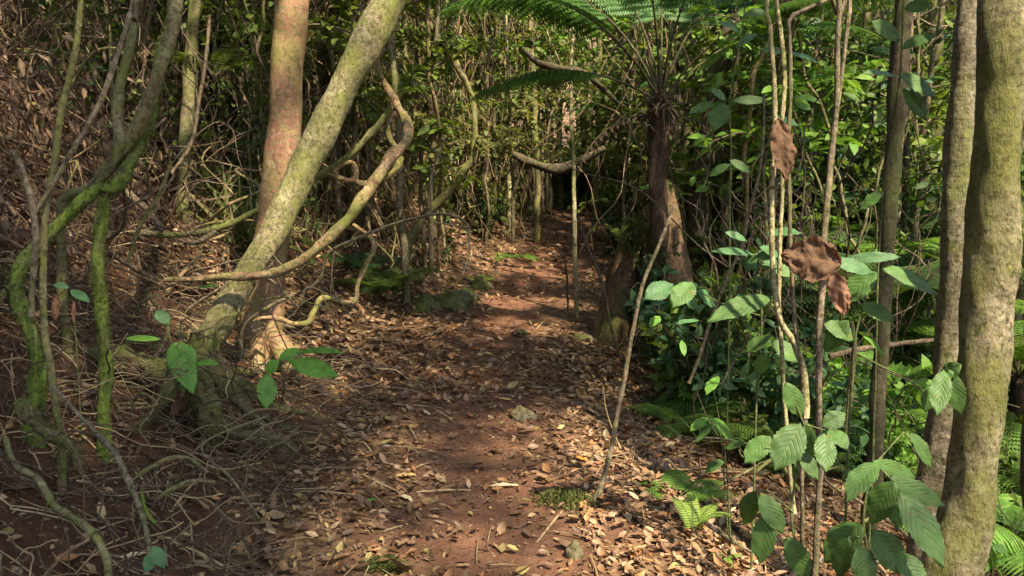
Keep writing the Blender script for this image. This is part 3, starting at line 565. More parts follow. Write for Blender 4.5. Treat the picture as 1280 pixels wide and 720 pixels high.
liana([[(418, 218), (428, 206), (442, 205), (446, 218), (440, 226), (425, 222), (410, 216), (398, 222)], [(500, 195), (494, 212), (478, 224), (455, 232), (440, 226)], [(508, 178), (512, 160), (503, 140), (488, 150), (484, 165), (492, 182), (505, 190)]], [5.5, 5.6, 5.65], [8, 9, 8], 'liana', 'dark brown liana knotted in tight curls at the foot of the hanging loop')
liana([[(440, 280), (462, 296), (468, 312), (455, 340), (447, 358), (446, 372), (436, 378), (405, 372), (392, 388), (384, 402), (366, 404), (345, 396), (320, 398), (290, 412)]], [[5.6, 5.4, 5.2, 5.0]], [[5, 6, 7, 7, 7, 7, 8, 8, 8, 8, 8, 7, 6, 5]], 'liana', 'thin pinkish-brown liana wriggling low to the right of the red-barked tree')
liana([[(508, 330), (514, 300), (535, 265), (562, 238), (576, 215), (592, 196), (594, 160), (590, 120), (572, 85), (556, 55), (536, 30), (515, -10), (500, -90)]], [[9.2, 9, 9.0]], [[13, 12, 12, 13, 13, 10, 9, 9, 10, 9, 8, 8, 8]], 'mossy2', 'pale mossy liana snaking upward beyond the bank, left of the far path', moss=160)
liana([[(640, 192), (660, 202), (690, 212), (715, 206), (735, 196), (755, 184)]], [10], [[9, 12, 14, 13, 12, 8]], 'dark', 'dark sagging thick vine hanging across just left of the tree fern')
liana([[(655, 60), (672, 78), (700, 85), (730, 92), (750, 108), (775, 130)]], [9], [[7, 9, 10, 9, 8, 5]], 'dark', 'dark branch arching across under the tree fern fronds')
# pair of thin stems and vines on the right
liana([[(1006, 520), (1003, 470), (990, 430), (972, 400), (967, 340), (968, 240), (970, 120), (962, 40), (958, -60)]], [3.0], [[10, 10, 9, 9, 8, 8, 7, 7, 6]], 'yellow_stem', 'yellowish vine with a crook low down beside the broad leaf plant')
liana([[(990, 640), (985, 540), (978, 420), (974, 300), (975, 180), (980, 90), (972, 0), (970, -60)]], [3.15], [[6, 6, 6, 6, 6, 7, 6, 6]], 'yellow_stem', 'straight pale vine close beside the crooked yellowish vine')
liana([[(1000, 720), (1001, 600), (1004, 520)], [(1004, 520), (990, 300), (984, 60), (984, 25), (1000, 15), (1040, 2), (1060, -8)]], [3.0, 3.0], [6, 6], 'brown', 'brown stick with a side twig reaching right near the top')
liana([[(1018, 740), (1020, 620), (1024, 480), (1028, 380), (1036, 250), (1042, 120), (1048, 0), (1052, -60)]], [2.9], [[9, 9, 9, 10, 10, 8, 7, 7]], 'brown', 'long brown vine stem passing in front of the crumpled dead leaf')
liana([[(1045, 130), (1052, 80), (1058, 20), (1064, -40)]], [2.95], [6], 'brown', 'short brown vine splitting off beside the long brown vine')
liana([[(1060, 560), (1064, 480), (1066, 430), (1062, 400)]], [4.2], [[7, 8, 7, 5]], 'mossy2', 'knobbly mossy dead stem behind the broad leaf plant')
liana([[(860, 480), (885, 420), (905, 360), (925, 310), (940, 250), (950, 190), (955, 120)]], [4.2], [[5, 5, 5, 5, 4, 4, 3]], 'brown', 'thin leaning brown stem left of the large hanging dead leaf')
liana([[(1038, 445), (1080, 436), (1130, 428), (1180, 420)]], [5.0], [[9, 8, 7, 5]], 'twig', 'pale fallen branch lying across behind the slender dark trunk')
liana([[(785, 470), (770, 430), (750, 350), (735, 310), (722, 270)]], [6.5], [[3, 3, 4, 3, 3]], 'dark', 'thin dark stem leaning over the root mass of the tree fern')
liana([[(709, 392), (708, 350), (706, 322)]], [8.], [[3, 3, 2]], 'dark', 'short thin dark stick standing at the right edge of the far path')
# left bank sticks and roots
def stick(path, d, w, mat, label, name='dead_branch', cat='branch', **k): return liana([path], [d], [w], mat, label, name=name, cat=cat, **k)
stick([(40, 396), (42, 340), (44, 270), (35, 225), (20, 190)], [2.9, 2.95], [9, 9, 9, 9, 8], 'brown', 'bare brown broken branch standing upright with a splintered pale top at far left', bump=.05)
stick([(44, 262), (75, 212), (110, 150), (132, 112), (150, 70), (165, 20), (172, -20)], [2.95, 3.1], [6, 7, 7, 8, 8, 8, 8], 'brown', 'long reddish-brown branch slanting up in front of the forked mossy trunk')
stick([(60, 480), (95, 515), (125, 545), (147, 570), (162, 605), (178, 650), (188, 690), (186, 720)], [2.9, 2.7, 2.6, 2.45], [5, 6, 8, 8, 9, 8, 7, 6], 'brown', 'smooth grey-brown stick lying diagonally down the dark soil bank')
stick([(8, 545), (22, 580), (48, 600), (65, 630), (85, 645), (112, 665), (132, 700), (136, 735)], [2.6, 2.5, 2.4, 2.25], [7, 8, 9, 10, 10, 11, 11, 11], 'mossy2', 'pale crooked root snaking down to the lower left corner', name='tree_root', cat='root')
stick([(170, 602), (190, 588), (215, 575), (240, 576), (262, 592)], [2.9], [5, 7, 7, 6, 4], 'mossy2', 'arched yellowish root poking out of the soil bank above the lower one', name='tree_root', cat='root')
stick([(198, 620), (215, 610), (240, 602), (268, 605)], [2.85], [7, 7, 6, 4], 'mossy2', 'short lower arched root beneath the upper arched root', name='tree_root', cat='root')
stick([(235, 500), (255, 522), (290, 538), (325, 549), (352, 552), (372, 566)], [4.05], [16, 20, 22, 20, 13, 4], 'root', 'thick moss-covered root stump end at the edge of the bank', name='tree_root', cat='root', moss=1800, bump=.3, mossln=.0139)
stick([(40, 470), (75, 450), (130, 448), (190, 460), (240, 480), (262, 525), (268, 560)], [3.95], [10, 20, 26, 30, 30, 22, 8], 'root', 'massive mossy root ridge under the leaning tree', name='tree_root', cat='root', moss=3500, bump=.3, mossln=.0139, k=20)
stick([(222, 465), (200, 500), (178, 528), (160, 556), (152, 585)], [3.72], [16, 20, 14, 10, 4], 'root', 'gnarled root claw reaching down the soil below the mossy ridge', name='tree_root', cat='root', bump=.2)
stick([(20, 500), (60, 540), (90, 560), (105, 600)], [2.95], [18, 18, 13, 5], 'root', 'mossy root lump beside the foot of the far left trunk', name='tree_root', cat='root', moss=700, mossln=.0139, bump=.2)
stick([(145, 232), (170, 250), (190, 268), (205, 290)], [5.2], [9, 10, 9, 7], 'twig', 'pale fallen branch on the hillside left of the slim mossy tree')
stick([(225, 300), (250, 303), (272, 290)], [5.2], [7, 9, 6], 'twig', 'short whitish fallen branch under the olive liana')
stick([(195, 118), (186, 160), (178, 180)], [3.9], [4, 6, 5], 'twig', 'pale dead stick leaning behind the forked mossy trunk')
stick([(215, 215), (240, 170), (256, 70), (262, 20)], [4.3], [5, 5, 5, 4], 'twig', 'thin grey stick leaning against the slim mossy tree')
stick([(160, 330), (175, 290), (200, 240), (212, 200)], [3.8], [5, 6, 6, 5], 'mossy2', 'thin stick leaning up beside the mossy stem')
stick([(330, 520), (290, 560), (330, 640), (370, 690)][:1] + [(255, 555), (290, 600), (325, 650)], [3.2, 3.0, 2.95], [3, 3, 4, 3], 'brown', 'thin twig trailing over the lip of the bank')
stick([(55, 718), (80, 690), (110, 672)], [2.2], [5, 5, 4], 'twig', 'straw coloured stick at the bottom left corner')
stick([(785, 560), (800, 575), (818, 578), (832, 574), (845, 586)], [3.9], [4, 5, 6, 5, 4], 'twig', 'wavy pale stick lying on litter behind the lime ferns')
stick([(940, 690), (905, 668), (880, 650)], [3.3], [4, 7, 6], 'brown', 'dark stick half buried on the slope right of the lime ferns')
stick([(195, 655), (185, 640), (180, 610)], [2.45], [5, 5, 3], 'moss', 'mossy rootlet hanging under the soil bank')

# ------------------------------------------------------------------ rocks, moss clumps and stones
def rock(u, v, w, h, label, mat='rock', moss=0, name='mossy_rock', cat='rock'):
    g = ground(u, v); d = proj(g)[2]; rx = w / 2 / F * d; rz = h / F * d * .52
    th = np.linspace(0, 2 * np.pi, 22, endpoint=False); ph = np.linspace(.02, math.pi - .02, 14); T, Pp = np.meshgrid(th, ph)
    D = np.stack([np.cos(T) * np.sin(Pp), np.sin(T) * np.sin(Pp), np.cos(Pp)], -1).reshape(-1, 3); s = u * .37
    q = 1 + .16 * np.sin(3 * D[:, 0] + s) + .13 * np.sin(4 * D[:, 1] + s * 2) + .1 * np.sin(6 * D[:, 2] + 5 * D[:, 0] + s) + .05 * np.sin(11 * D[:, 0] + 9 * D[:, 1] + s)
    V = g + np.array([0, rx * .4, 0]) + D * q[:, None] * np.array([rx, rx * .8, rz]); i = np.arange(13)[:, None] * 22; j = np.arange(22)[None]; jn = (j + 1) % 22
    Fq = np.stack([i + j, i + 22 + j, i + 22 + jn, i + jn], -1).reshape(-1, 4); mb = MB().add(V, [Fq])
    if not moss: return single(name, mb, M[mat], g, label, cat)
    r = thing(name, g, label, cat); part(r, 'stone', mb, M[mat]); m2 = MB(); k = moss; idx = rng.integers(0, len(V), k); up = D[idx, 2] > -.1; idx = idx[up]; k = len(idx)
    scatter(m2, tpl_blade(.14, .3), V[idx] + rng.normal(size=(k, 3)) * rx * .08, norm(D[idx] + rng.normal(size=(k, 3)) * .4), rdir(k), rng.uniform(.5, 1.4, k) * max(.018, rx * .13)); part(r, 'moss', m2, M['mossblade']); return r
rock(602, 362, 30, 26, 'small bright mossy rock at the edge of the far path', moss=160)
rock(560, 385, 60, 34, 'low mossy rock beside the path under the bank', moss=160)
rock(535, 388, 36, 30, 'mossy rock pressed against the left bank, leftmost of the low rocks', moss=120)
rock(500, 350, 60, 34, 'greenish rounded rock jutting from the bank above the low rocks', moss=120)
rock(585, 376, 34, 26, 'brown rock between the bright mossy rock and the low mossy rock')
rock(725, 425, 30, 14, 'grey flat stone by the right edge of the far path')
rock(655, 525, 30, 26, 'brown weathered stone edge half sunk in the path', mat='brown', name='path_stone', cat='stone')
rock(718, 700, 26, 34, 'brown stone wedge sticking up from the path at the bottom', mat='brown', name='path_stone', cat='stone')
rock(650, 420, 26, 12, 'dark flat stone in the middle of the shaded path', mat='dark', name='path_stone', cat='stone')
def mossclump(u, v, w, label, n, mat='mossblade', ln=.03):
    g = ground(u, v); d = proj(g)[2]; r_ = w / 2 / F * d; mb = MB(); q = rng.normal(size=(n, 2)) * r_ * .5; x = g[0] + q[:, 0]; y = g[1] + q[:, 1] * .7
    hh = np.exp(-((q / r_) ** 2).sum(1)) * .35 * r_ * rng.uniform(.6, 1.1, n); P = np.stack([x, y, height(x, y) + hh], -1); scatter(mb, tpl_blade(.13, .3), P, rdir(n, 1., .6), rdir(n), rng.uniform(.5, 1.4, n) * ln)
    return single('moss_clump', mb, M[mat], g, label, 'moss')
mossclump(482, 712, 44, 'small dark green moss tuft on the path at the bottom', 1500, ln=.02)
mossclump(706, 628, 70, 'low mossy clump at the foot of the bare curved sapling', 1300, ln=.022)

# ------------------------------------------------------------------ ferns
def frond(mb, smb, L_, npair, pl, bip=True, arch=.55, rise=.9, stipe=.2, blade=(.22, .05), wid=None, rad=.006, droop=0., base=None, az=0., lw=.24, sub=12):
    """one frond from base heading along az: rachis + pinnae"""
    base = np.zeros(3) if base is None else base; s = np.linspace(0, 1, 26)
    th = rise - (rise + arch) * s ** 1.2; st = L_ / 25; r_ = np.r_[0, np.cumsum(np.cos(th[:-1]) * st)]; z = np.r_[0, np.cumsum(np.sin(th[:-1]) * st)]
    A = np.array([math.sin(az), math.cos(az), 0]); P = base + r_[:, None] * A + z[:, None] * np.array([0, 0, 1.])
    tube(smb, P[::3], np.linspace(rad, rad * .25, len(P[::3])), n=16, k=5, bump=0)
    T = norm(np.gradient(P, axis=0)); side = np.array([A[1], -A[0], 0]); Nn = np.cross(side, T)
    for i in range(npair):
        q = stipe + (1 - stipe) * (i + .5) / npair; f = q * 25; a = int(min(24, f)); f -= a; p = P[a] * (1 - f) + P[a + 1] * f if a < 25 else P[25]; t_ = T[a]; n_ = Nn[a]
        x = (q - stipe) / (1 - stipe); ln = pl * (math.sin(math.pi * (x * .86 + .14) ** .8) ** .8 + .02) * random.uniform(.92, 1.05)
        for sg in (-1, 1):
            dv = norm(side * sg * 1. + t_ * .38 - n_ * .0 + np.array([0, 0, -.18 - droop]))
            if not bip: scatter(mb, tpl_blade(lw, .2), p[None], dv[None], n_[None], ln); continue
            k = sub; qs = (np.arange(k) + .5) / k; pp = p + dv * ln * qs[:, None] + np.array([0, 0, -.12])[None] * ln * (qs ** 2)[:, None]
            w2 = ln * .2 * np.sin(np.pi * (qs * .85 + .15)) ** .9 + .002; lat = norm(np.cross(dv, n_))
            for s2 in (-1, 1): scatter(mb, tpl_far(.3), pp, np.repeat(norm(lat * s2 + dv * .5)[None], k, 0), np.repeat(n_[None], k, 0), w2 * 1.25, w2 * .8)
            mb.add([p, p + dv * ln, p + dv * ln + n_ * .001, p + n_ * .003], [np.array([[0, 1, 2, 3]])])
def fern(u, v, size_px, mat, label, nf=5, d=None, rise=1.0, arch=.5, azs=None, group=None, bip=True, pos=None, npair=16):
    g = ground(u, v) if d is None else at(u, v, d)
    dd = proj(g)[2]; L_ = size_px / F * dd; root = thing('fern', g, label, 'fern', group)
    for i in range(nf):
        mb = MB(); sm = MB(); az = azs[i] if azs else i * 6.283 / nf + random.uniform(-.3, .3)
        frond(mb, sm, L_ * random.uniform(.85, 1.1), npair, L_ * (.17 if mat == 'l_lime' else .24), bip=bip, arch=arch, rise=rise * random.uniform(.85, 1.1), base=g, az=az, rad=.003, sub=9)
        fr = part(root, 'frond', mb, M[mat]); o = bpy.data.objects.new('stalk', sm.mesh('stalk', M['green_stem'], tuple(g))); C.objects.link(o); o.parent = fr
    return root
fern(866, 672, 70, 'l_lime', 'bright lime fern with upright fronds in the sunlit litter', nf=4, rise=1.35, arch=.2, azs=[-.5, .1, .9, 2.2])
fern(845, 625, 90, 'l_bright', 'flat green fern on the litter just above the upright lime fern', nf=5, rise=.55, arch=.4, azs=[-1.7, -.9, .2, 1.1, 1.7])
fern(640, 325, 42, 'l_bright', 'bright drooping fern on the bank left of the far path', nf=5, rise=.7, arch=.9)
fern(480, 372, 90, 'l_mid', 'dark green fern at the foot of the left bank above the path', nf=8, rise=.9)
fern(455, 345, 80, 'l_teal', 'shaded fern higher on the left bank beside the pinkish liana', nf=7, rise=.9)
fern(270, 95, 90, 'l_mid', 'feathery fern clump high between slim mossy tree and red-barked tree', nf=7, d=6.8, rise=.8)
fern(475, 712, 22, 'l_mid', 'tiny fern sprig growing from the moss tuft at the bottom', nf=5, rise=.9, npair=9)
fern(905, 700, 30, 'l_lime', 'small lime fern sprig at the bottom, right of the upright lime fern', nf=4, rise=.6, npair=10)
fern(600, 355, 34, 'l_lime', 'tiny yellow-green fern on top of the bright mossy rock', nf=5, rise=.9, npair=10)

# tree fern
def tree_fern():
    crownp = at(826, 128, 7.0); base = ground(800, 430); root = thing('tree_fern', base, 'tree fern with dark trunk and a wheel of long green fronds, right of the path', 'tree fern')
    mb = MB(); c2 = at(822, 215, 7.0); c3 = at(822, 300, 7.05); tube(mb, [base + np.array([.05, .1, -.3]), base + np.array([.02, .05, .4]), c3, c2, crownp - [0, 0, .12], crownp], [.15, .12, .085, .07, .078, .1], n=60, k=18, ridges=9, rr=.16, bump=.08, seed=1.)
    part(root, 'trunk', mb, M['fern_trunk'])
    mb = MB()
    for i in range(40):
        a = random.uniform(0, 6.28); p = crownp + np.array([math.cos(a) * .09, math.sin(a) * .09, random.uniform(-.25, .05)]); e = p + np.array([math.cos(a) * random.uniform(.05, .2), math.sin(a) * random.uniform(.05, .2), random.uniform(-.25, .12)])
        tube(mb, [p, (p + e) / 2 + [0, 0, .02], e], [.012, .008, .003], n=6, k=5)
    part(root, 'old_frond_stubs', mb, M['brown'])
    mb = MB(); n = 500; k_ = rng.random(n); P = crownp + np.stack([rng.normal(0, .09, n), rng.normal(0, .09, n), -k_ * .3 + .05], -1)
    scatter(mb, tpl_blade(.06, .3), P, rdir(n, .1), rdir(n), rng.uniform(.04, .1, n)); part(root, 'crown_scales', mb, M['dead'])
    for az, L_, rs, ar in [(-1.5, 2.5, 1.05, .6), (-1.0, 2.6, 1.15, .5), (-2.0, 2.3, .95, .55), (-.45, 2.6, 1.3, .4), (.15, 2.6, 1.35, .3), (.8, 2.5, 1.15, .45), (1.3, 2.6, .8, .4), (1.95, 2.4, .95, .5), (2.7, 2.3, 1.4, .1), (-2.7, 2.3, 1.35, .15), (-1.75, 1.9, .5, .7)]:
        mb = MB(); sm = MB(); frond(mb, sm, L_ * random.uniform(.95, 1.05), 24, .4, arch=ar, rise=rs, base=crownp, az=az, rad=.013, stipe=.34, sub=12, droop=.1)
        fr = part(root, 'frond', mb, M['l_fern']); o = bpy.data.objects.new('stalk', sm.mesh('stalk', M['dark'], tuple(base))); C.objects.link(o); o.parent = fr
    # hanging dead frond
    for az, L_ in [(-1.9, 1.1), (-1.2, .9), (1.7, .8)]:
        sm = MB(); mb = MB(); frond(mb, sm, L_, 14, .12, bip=False, arch=1.5, rise=.0, base=crownp - np.array([0, 0, .1]), az=az, rad=.01, lw=.12)
        fr = part(root, 'dead_frond', mb, M['dead']); o = bpy.data.objects.new('stalk', sm.mesh('stalk', M['dark'], tuple(base))); C.objects.link(o); o.parent = fr
    mb = MB()
    for i in range(46):                       # skirt of roots wrapping the base
        a = i * 6.283 / 46 + random.uniform(-.1, .1); r1 = random.uniform(.28, .42); b = base + np.array([math.cos(a) * r1, math.sin(a) * r1 * .8, 0]); b[2] = float(height(b[0], b[1])) - .05
        t = base + np.array([math.cos(a) * .12, math.sin(a) * .12, random.uniform(.8, 1.25)]); m_ = b * .5 + t * .5 + np.array([math.cos(a) * .03, math.sin(a) * .03, 0])
        tube(mb, [b, m_, t], [.06, .05, .025], n=14, k=7, bump=.2, seed=i, wob=.01)
    part(root, 'root_mass', mb, M['stump'])
tree_fern()
def old_stump():
    b = at(764, 415, 7.6); root = thing('tree_stump', b, 'dark rotten stump leaning against the left side of the tree fern roots', 'stump'); mb = MB()
    tube(mb, [b + [0, 0, -.4], b, at(772, 370, 7.6), at(788, 330, 7.5), at(806, 285, 7.3)], [.15, .14, .12, .08, .03], n=24, k=16, ridges=7, rr=.25, bump=.12); part(root, 'wood', mb, M['stump'])
    mb = MB(); q = at(845, 415, 7.1); tube(mb, [q + [0, 0, -.5], q, at(844, 350, 7.25), at(838, 290, 7.2), at(830, 225, 7.12)], [.15, .14, .12, .09, .04], n=24, k=16, ridges=9, rr=.3, bump=.12)
    single('rotten_trunk', mb, M['stump'], q, 'rough brown rotten trunk standing close behind the tree fern on its right', 'dead tree')
old_stump()

# ------------------------------------------------------------------ broad leaf plants in the foreground
def plant(name, label, cat, base, stems, leaves, smat='green_stem', stemr=.004, group=None):
    """leaves: (base px, tip px, width px, distance, material, dt, roll)"""
    root = thing(name, base, label, cat, group); mb = MB()
    for P, w_ in stems: tube(mb, P, np.linspace(w_, w_ * .5, len(P)), n=24, k=6, bump=.05, wob=.004, seed=random.random() * 5)
    if stems: part(root, 'stem', mb, M[smat])
    for L_ in leaves:
        b, t, w_, d, mt = L_[:5]; dt = L_[5] if len(L_) > 5 else random.uniform(-.08, .06); rl = L_[6] if len(L_) > 6 else random.uniform(-.35, .35)
        place_leaf(root, 'leaf', b, t, w_, d, mt, dt=dt, roll=rl, curl=random.uniform(.06, .2))
    return root
def stemto(g, pts): return [g - np.array([0, 0, .05])] + pts
g1 = np.array([*at(1085, 760, 2.3)[:2], 0]); g1[2] = float(height(g1[0], g1[1]))
plant('broad_leaf_plant', 'large-leaved plant with serrated green leaves in front of the twin trunks', 'plant', g1,
  [([g1, at(1085, 720, 2.3), at(1080, 650, 2.3), at(1092, 580, 2.32)], .006), ([at(1092, 580, 2.32), at(1110, 596, 2.3), at(1128, 618, 2.3)], .004), ([at(1084, 690, 2.3), at(1095, 670, 2.3), at(1118, 690, 2.28)], .004), ([at(1082, 670, 2.3), at(1060, 672, 2.28)], .003), ([at(1092, 580, 2.32), at(1125, 545, 2.4), at(1138, 540, 2.4)], .003)],
  [((1096, 577), (1057, 622), 34, 2.25, 'broad'), ((1092, 577), (1147, 597), 22, 2.3, 'broad', .05, -.6), ((1118, 602), (1085, 654), 40, 2.2, 'broad'), ((1112, 597), (1184, 633), 28, 2.25, 'broad', 0, -.4), ((1124, 614), (1184, 708), 42, 2.15, 'broad', -.1, .1),
   ((1092, 662), (1132, 718), 40, 2.2, 'broad'), ((1078, 655), (1028, 702), 46, 2.3, 'broad'), ((1076, 682), (1085, 735), 36, 2.2, 'broad'), ((1138, 541), (1168, 585), 26, 2.4, 'broad', 0, .3), ((1118, 604), (1122, 660), 30, 2.35, 'broad'), ((1060, 672), (1045, 722), 30, 2.25, 'broad'), ((1120, 690), (1160, 735), 34, 2.2, 'broad')])
g2 = np.array([*at(1003, 770, 2.45)[:2], 0]); g2[2] = float(height(g2[0], g2[1]))
plant('broad_leaf_plant', 'large-leaved plant with drooping leaves around the crooked yellowish vine', 'plant', g2,
  [([g2, at(1000, 720, 2.45), at(990, 640, 2.45), at(1003, 560, 2.5), at(1006, 528, 2.5)], .005), ([at(990, 640, 2.45), at(960, 615, 2.45), at(945, 612, 2.45)], .003), ([at(1006, 530, 2.5), at(1035, 538, 2.5)], .003), ([at(1006, 530, 2.5), at(985, 480, 2.5)], .003), ([at(1002, 570, 2.5), at(965, 545, 2.5)], .003), ([at(998, 690, 2.45), at(975, 672, 2.45)], .003)],
  [((1001, 529), (968, 587), 42, 2.4, 'broad', -.05, .2), ((1030, 541), (1033, 589), 28, 2.42, 'broad'), ((1028, 533), (1058, 516), 24, 2.5, 'broad', 0, -.5), ((1036, 536), (1060, 560), 26, 2.6, 'broad'), ((982, 478), (1003, 523), 26, 2.5, 'broad', 0, -.2), ((990, 575), (1003, 592), 14, 2.45, 'broad'),
   ((945, 614), (927, 657), 28, 2.45, 'broad'), ((950, 616), (981, 668), 28, 2.4, 'broad'), ((962, 640), (948, 705), 34, 2.4, 'broad'), ((984, 672), (1012, 725), 32, 2.4, 'broad'), ((963, 545), (930, 578), 30, 2.55, 'broad'), ((1003, 545), (985, 570), 20, 2.6, 'broad'), ((996, 560), (1025, 600), 22, 2.6, 'broad'), ((1010, 530), (1012, 575), 22, 2.6, 'broad')])
g3 = at(945, 560, 3.4); g3[2] = float(height(g3[0], g3[1]))
plant('leafy_sapling', 'sapling with long glossy leaves left of the large hanging dead leaf', 'sapling', g3,
  [([g3, at(948, 470, 3.4), at(952, 400, 3.35), at(946, 316, 3.3)], .006), ([at(951, 395, 3.35), at(905, 380, 3.3), at(870, 362, 3.3)], .004), ([at(948, 345, 3.3), at(975, 320, 3.3)], .003)],
  [((943, 318), (890, 311), 17, 3.3, 'broadt', 0, -.2), ((945, 316), (932, 340), 18, 3.3, 'broadt'), ((948, 313), (974, 336), 16, 3.3, 'broadt'), ((975, 320), (950, 308), 16, 3.3, 'broadt'), ((842, 355), (806, 372), 30, 3.3, 'broadt'), ((866, 352), (841, 382), 30, 3.25, 'broad'), ((862, 368), (868, 388), 16, 3.3, 'broadt'), ((872, 364), (895, 382), 28, 3.3, 'broadt'),
   ((966, 370), (884, 398), 32, 3.2, 'broad'), ((874, 400), (838, 404), 10, 3.3, 'broadt'), ((900, 392), (930, 372), 22, 3.3, 'broadt'), ((952, 330), (1000, 345), 20, 3.35, 'broad'), ((958, 292), (1002, 288), 20, 3.4, 'broadt'), ((825, 395), (812, 408), 14, 3.4, 'broadb'), ((906, 290), (935, 300), 12, 3.4, 'broadt'), ((962, 420), (930, 440), 22, 3.3, 'broad'), ((965, 425), (1000, 452), 24, 3.3, 'broad'), ((955, 440), (950, 470), 20, 3.35, 'broad')])
g4 = at(1060, 600, 3.3); g4[2] = float(height(g4[0], g4[1]))
plant('leafy_sapling', 'sapling with wide dark leaves beside the crumpled dead leaf', 'sapling', g4,
  [([g4, at(1064, 500, 3.3), at(1070, 420, 3.2), at(1092, 336, 3.2)], .006), ([at(1068, 440, 3.2), at(1130, 470, 3.1), at(1165, 468, 3.0)], .004)],
  [((1040, 326), (1094, 340), 22, 3.1, 'broadt', 0, -.2), ((1096, 340), (1048, 378), 32, 3.15, 'broad'), ((1104, 335), (1174, 364), 34, 3.1, 'broad', 0, .2), ((1030, 405), (1074, 422), 28, 3.2, 'broad'), ((1048, 323), (1022, 320), 12, 3.1, 'broadt'), ((1050, 326), (1130, 318), 16, 3.2, 'broadt'), ((1080, 420), (1112, 448), 14, 3.2, 'broadb'), ((1060, 400), (1030, 440), 26, 3.2, 'broad'),
   ((1180, 462), (1171, 518), 26, 2.75, 'broad'), ((1186, 462), (1202, 520), 26, 2.75, 'broad'), ((1200, 455), (1176, 475), 26, 2.74, 'broad'), ((1168, 480), (1155, 515), 20, 2.8, 'broad'), ((1075, 380), (1120, 400), 24, 3.2, 'broad')])
g5 = at(915, 620, 3.7); g5[2] = float(height(g5[0], g5[1]))
plant('seedling', 'seedling with mid green leaves over the litter left of the drooping-leaved plant', 'seedling', g5,
  [([g5, at(905, 560, 3.7), at(885, 520, 3.7)], .004), ([g5, at(900, 540, 3.7), at(890, 480, 3.65)], .003)],
  [((888, 524), (918, 548), 22, 3.6, 'broadb'), ((885, 522), (862, 538), 14, 3.6, 'broadb'), ((898, 470), (882, 492), 16, 3.6, 'broadb'), ((890, 530), (870, 552), 12, 3.6, 'broad'), ((905, 560), (930, 552), 14, 3.65, 'broad'), ((905, 575), (880, 590), 14, 3.65, 'broad'), ((852, 425), (856, 445), 9, 3.8, 'broadb')], stemr=.003)
g6 = at(1110, 360, 3.6); g6[2] = float(height(g6[0], g6[1]))
plant('leafy_sapling', 'tall thin sapling with few wide leaves in front of the slender dark trunk', 'sapling', g6,
  [([g6, at(1100, 300, 3.6), at(1112, 180, 3.5), at(1124, 95, 3.4), at(1130, -40, 3.4)], .006)],
  [((1124, 92), (1172, 120), 26, 3.35, 'broad'), ((1120, 95), (1080, 88), 20, 3.4, 'broad'), ((1128, 60), (1170, 40), 22, 3.4, 'broad'), ((1126, 50), (1090, 25), 24, 3.4, 'broad'), ((1130, 110), (1160, 150), 24, 3.4, 'broad'), ((1104, 240), (1072, 262), 22, 3.5, 'broad'), ((1130, 10), (1165, 5), 20, 3.4, 'broad')])
g7 = at(915, 420, 5.2); g7[2] = float(height(g7[0], g7[1]))
plant('leafy_sapling', 'sapling with soft green leaves in front of the dark leaning trunk', 'sapling', g7,
  [([g7, at(912, 300, 5.2), at(914, 180, 5.1), at(912, 120, 5.0), at(930, 20, 5), at(935, -60, 5)], .007)],
  [((905, 128), (892, 162), 28, 5, 'broad'), ((915, 126), (962, 124), 14, 5, 'broad'), ((892, 128), (860, 141), 13, 5, 'broad'), ((908, 125), (888, 110), 16, 5, 'broad'), ((985, 66), (1026, 76), 14, 5, 'broadt'), ((985, 66), (950, 60), 12, 5, 'broadt'), ((962, 146), (1001, 155), 14, 5, 'broadt'), ((920, 60), (945, 40), 18, 5, 'broad'), ((925, 40), (900, 25), 18, 5, 'broad'), ((930, 20), (960, 12), 18, 5, 'broad'), ((912, 200), (940, 215), 14, 5, 'broad'), ((912, 205), (885, 220), 14, 5, 'broad')])
g8 = ground(232, 545)
plant('seedling', 'bright green seedling with large leaves in front of the leaning trunk base', 'seedling', g8,
  [([at(216, 500, 4), at(212, 460, 3.95), at(214, 428, 3.9), at(206, 400, 3.9)], .005), ([at(212, 440, 3.95), at(195, 425, 3.9)], .003)],
  [((214, 430), (243, 490), 32, 3.8, 'broadb', -.1), ((216, 428), (246, 452), 24, 3.85, 'broadb'), ((243, 455), (272, 452), 15, 3.85, 'broadb'), ((195, 388), (212, 405), 18, 3.9, 'broadt'), ((201, 424), (154, 422), 9, 3.9, 'broadb', 0, .3), ((214, 445), (230, 490), 22, 3.9, 'broad'), ((245, 360), (272, 356), 12, 3.9, 'broadb')])
g9 = ground(352, 500)
plant('seedling', 'bright green seedling with toothed leaves in front of the red-barked tree', 'seedling', g9,
  [([g9, at(355, 480, 4.5), at(352, 452, 4.45), at(362, 448, 4.4)], .005), ([at(352, 455, 4.45), at(338, 466, 4.4)], .003)],
  [((370, 441), (429, 436), 14, 4.3, 'broadb', -.1, .2), ((376, 437), (347, 448), 18, 4.35, 'broadb'), ((364, 451), (421, 469), 26, 4.3, 'broadb', -.15), ((348, 451), (331, 467), 20, 4.4, 'broadb'), ((334, 467), (333, 510), 26, 4.2, 'broadb', -.1), ((360, 450), (380, 460), 14, 4.4, 'broadb')])
g10 = ground(192, 716)
plant('seedling', 'tiny seedling with two leaves at the foot of the diagonal stick', 'seedling', g10,
  [([g10, at(190, 695, 2.3), at(192, 684, 2.3)], .003)], [((190, 682), (206, 710), 18, 2.25, 'broadt'), ((190, 690), (183, 716), 16, 2.28, 'broadt')])
g11 = at(95, 440, 3.2); g11[2] = float(height(g11[0], g11[1]))
plant('seedling', 'small teal-leaved seedling between the far left trunks', 'seedling', g11, [([g11, at(92, 400, 3.2), at(88, 362, 3.2)], .003)], [((88, 362), (111, 376), 13, 3.2, 'broadt'), ((86, 360), (66, 354), 11, 3.2, 'broadt')])
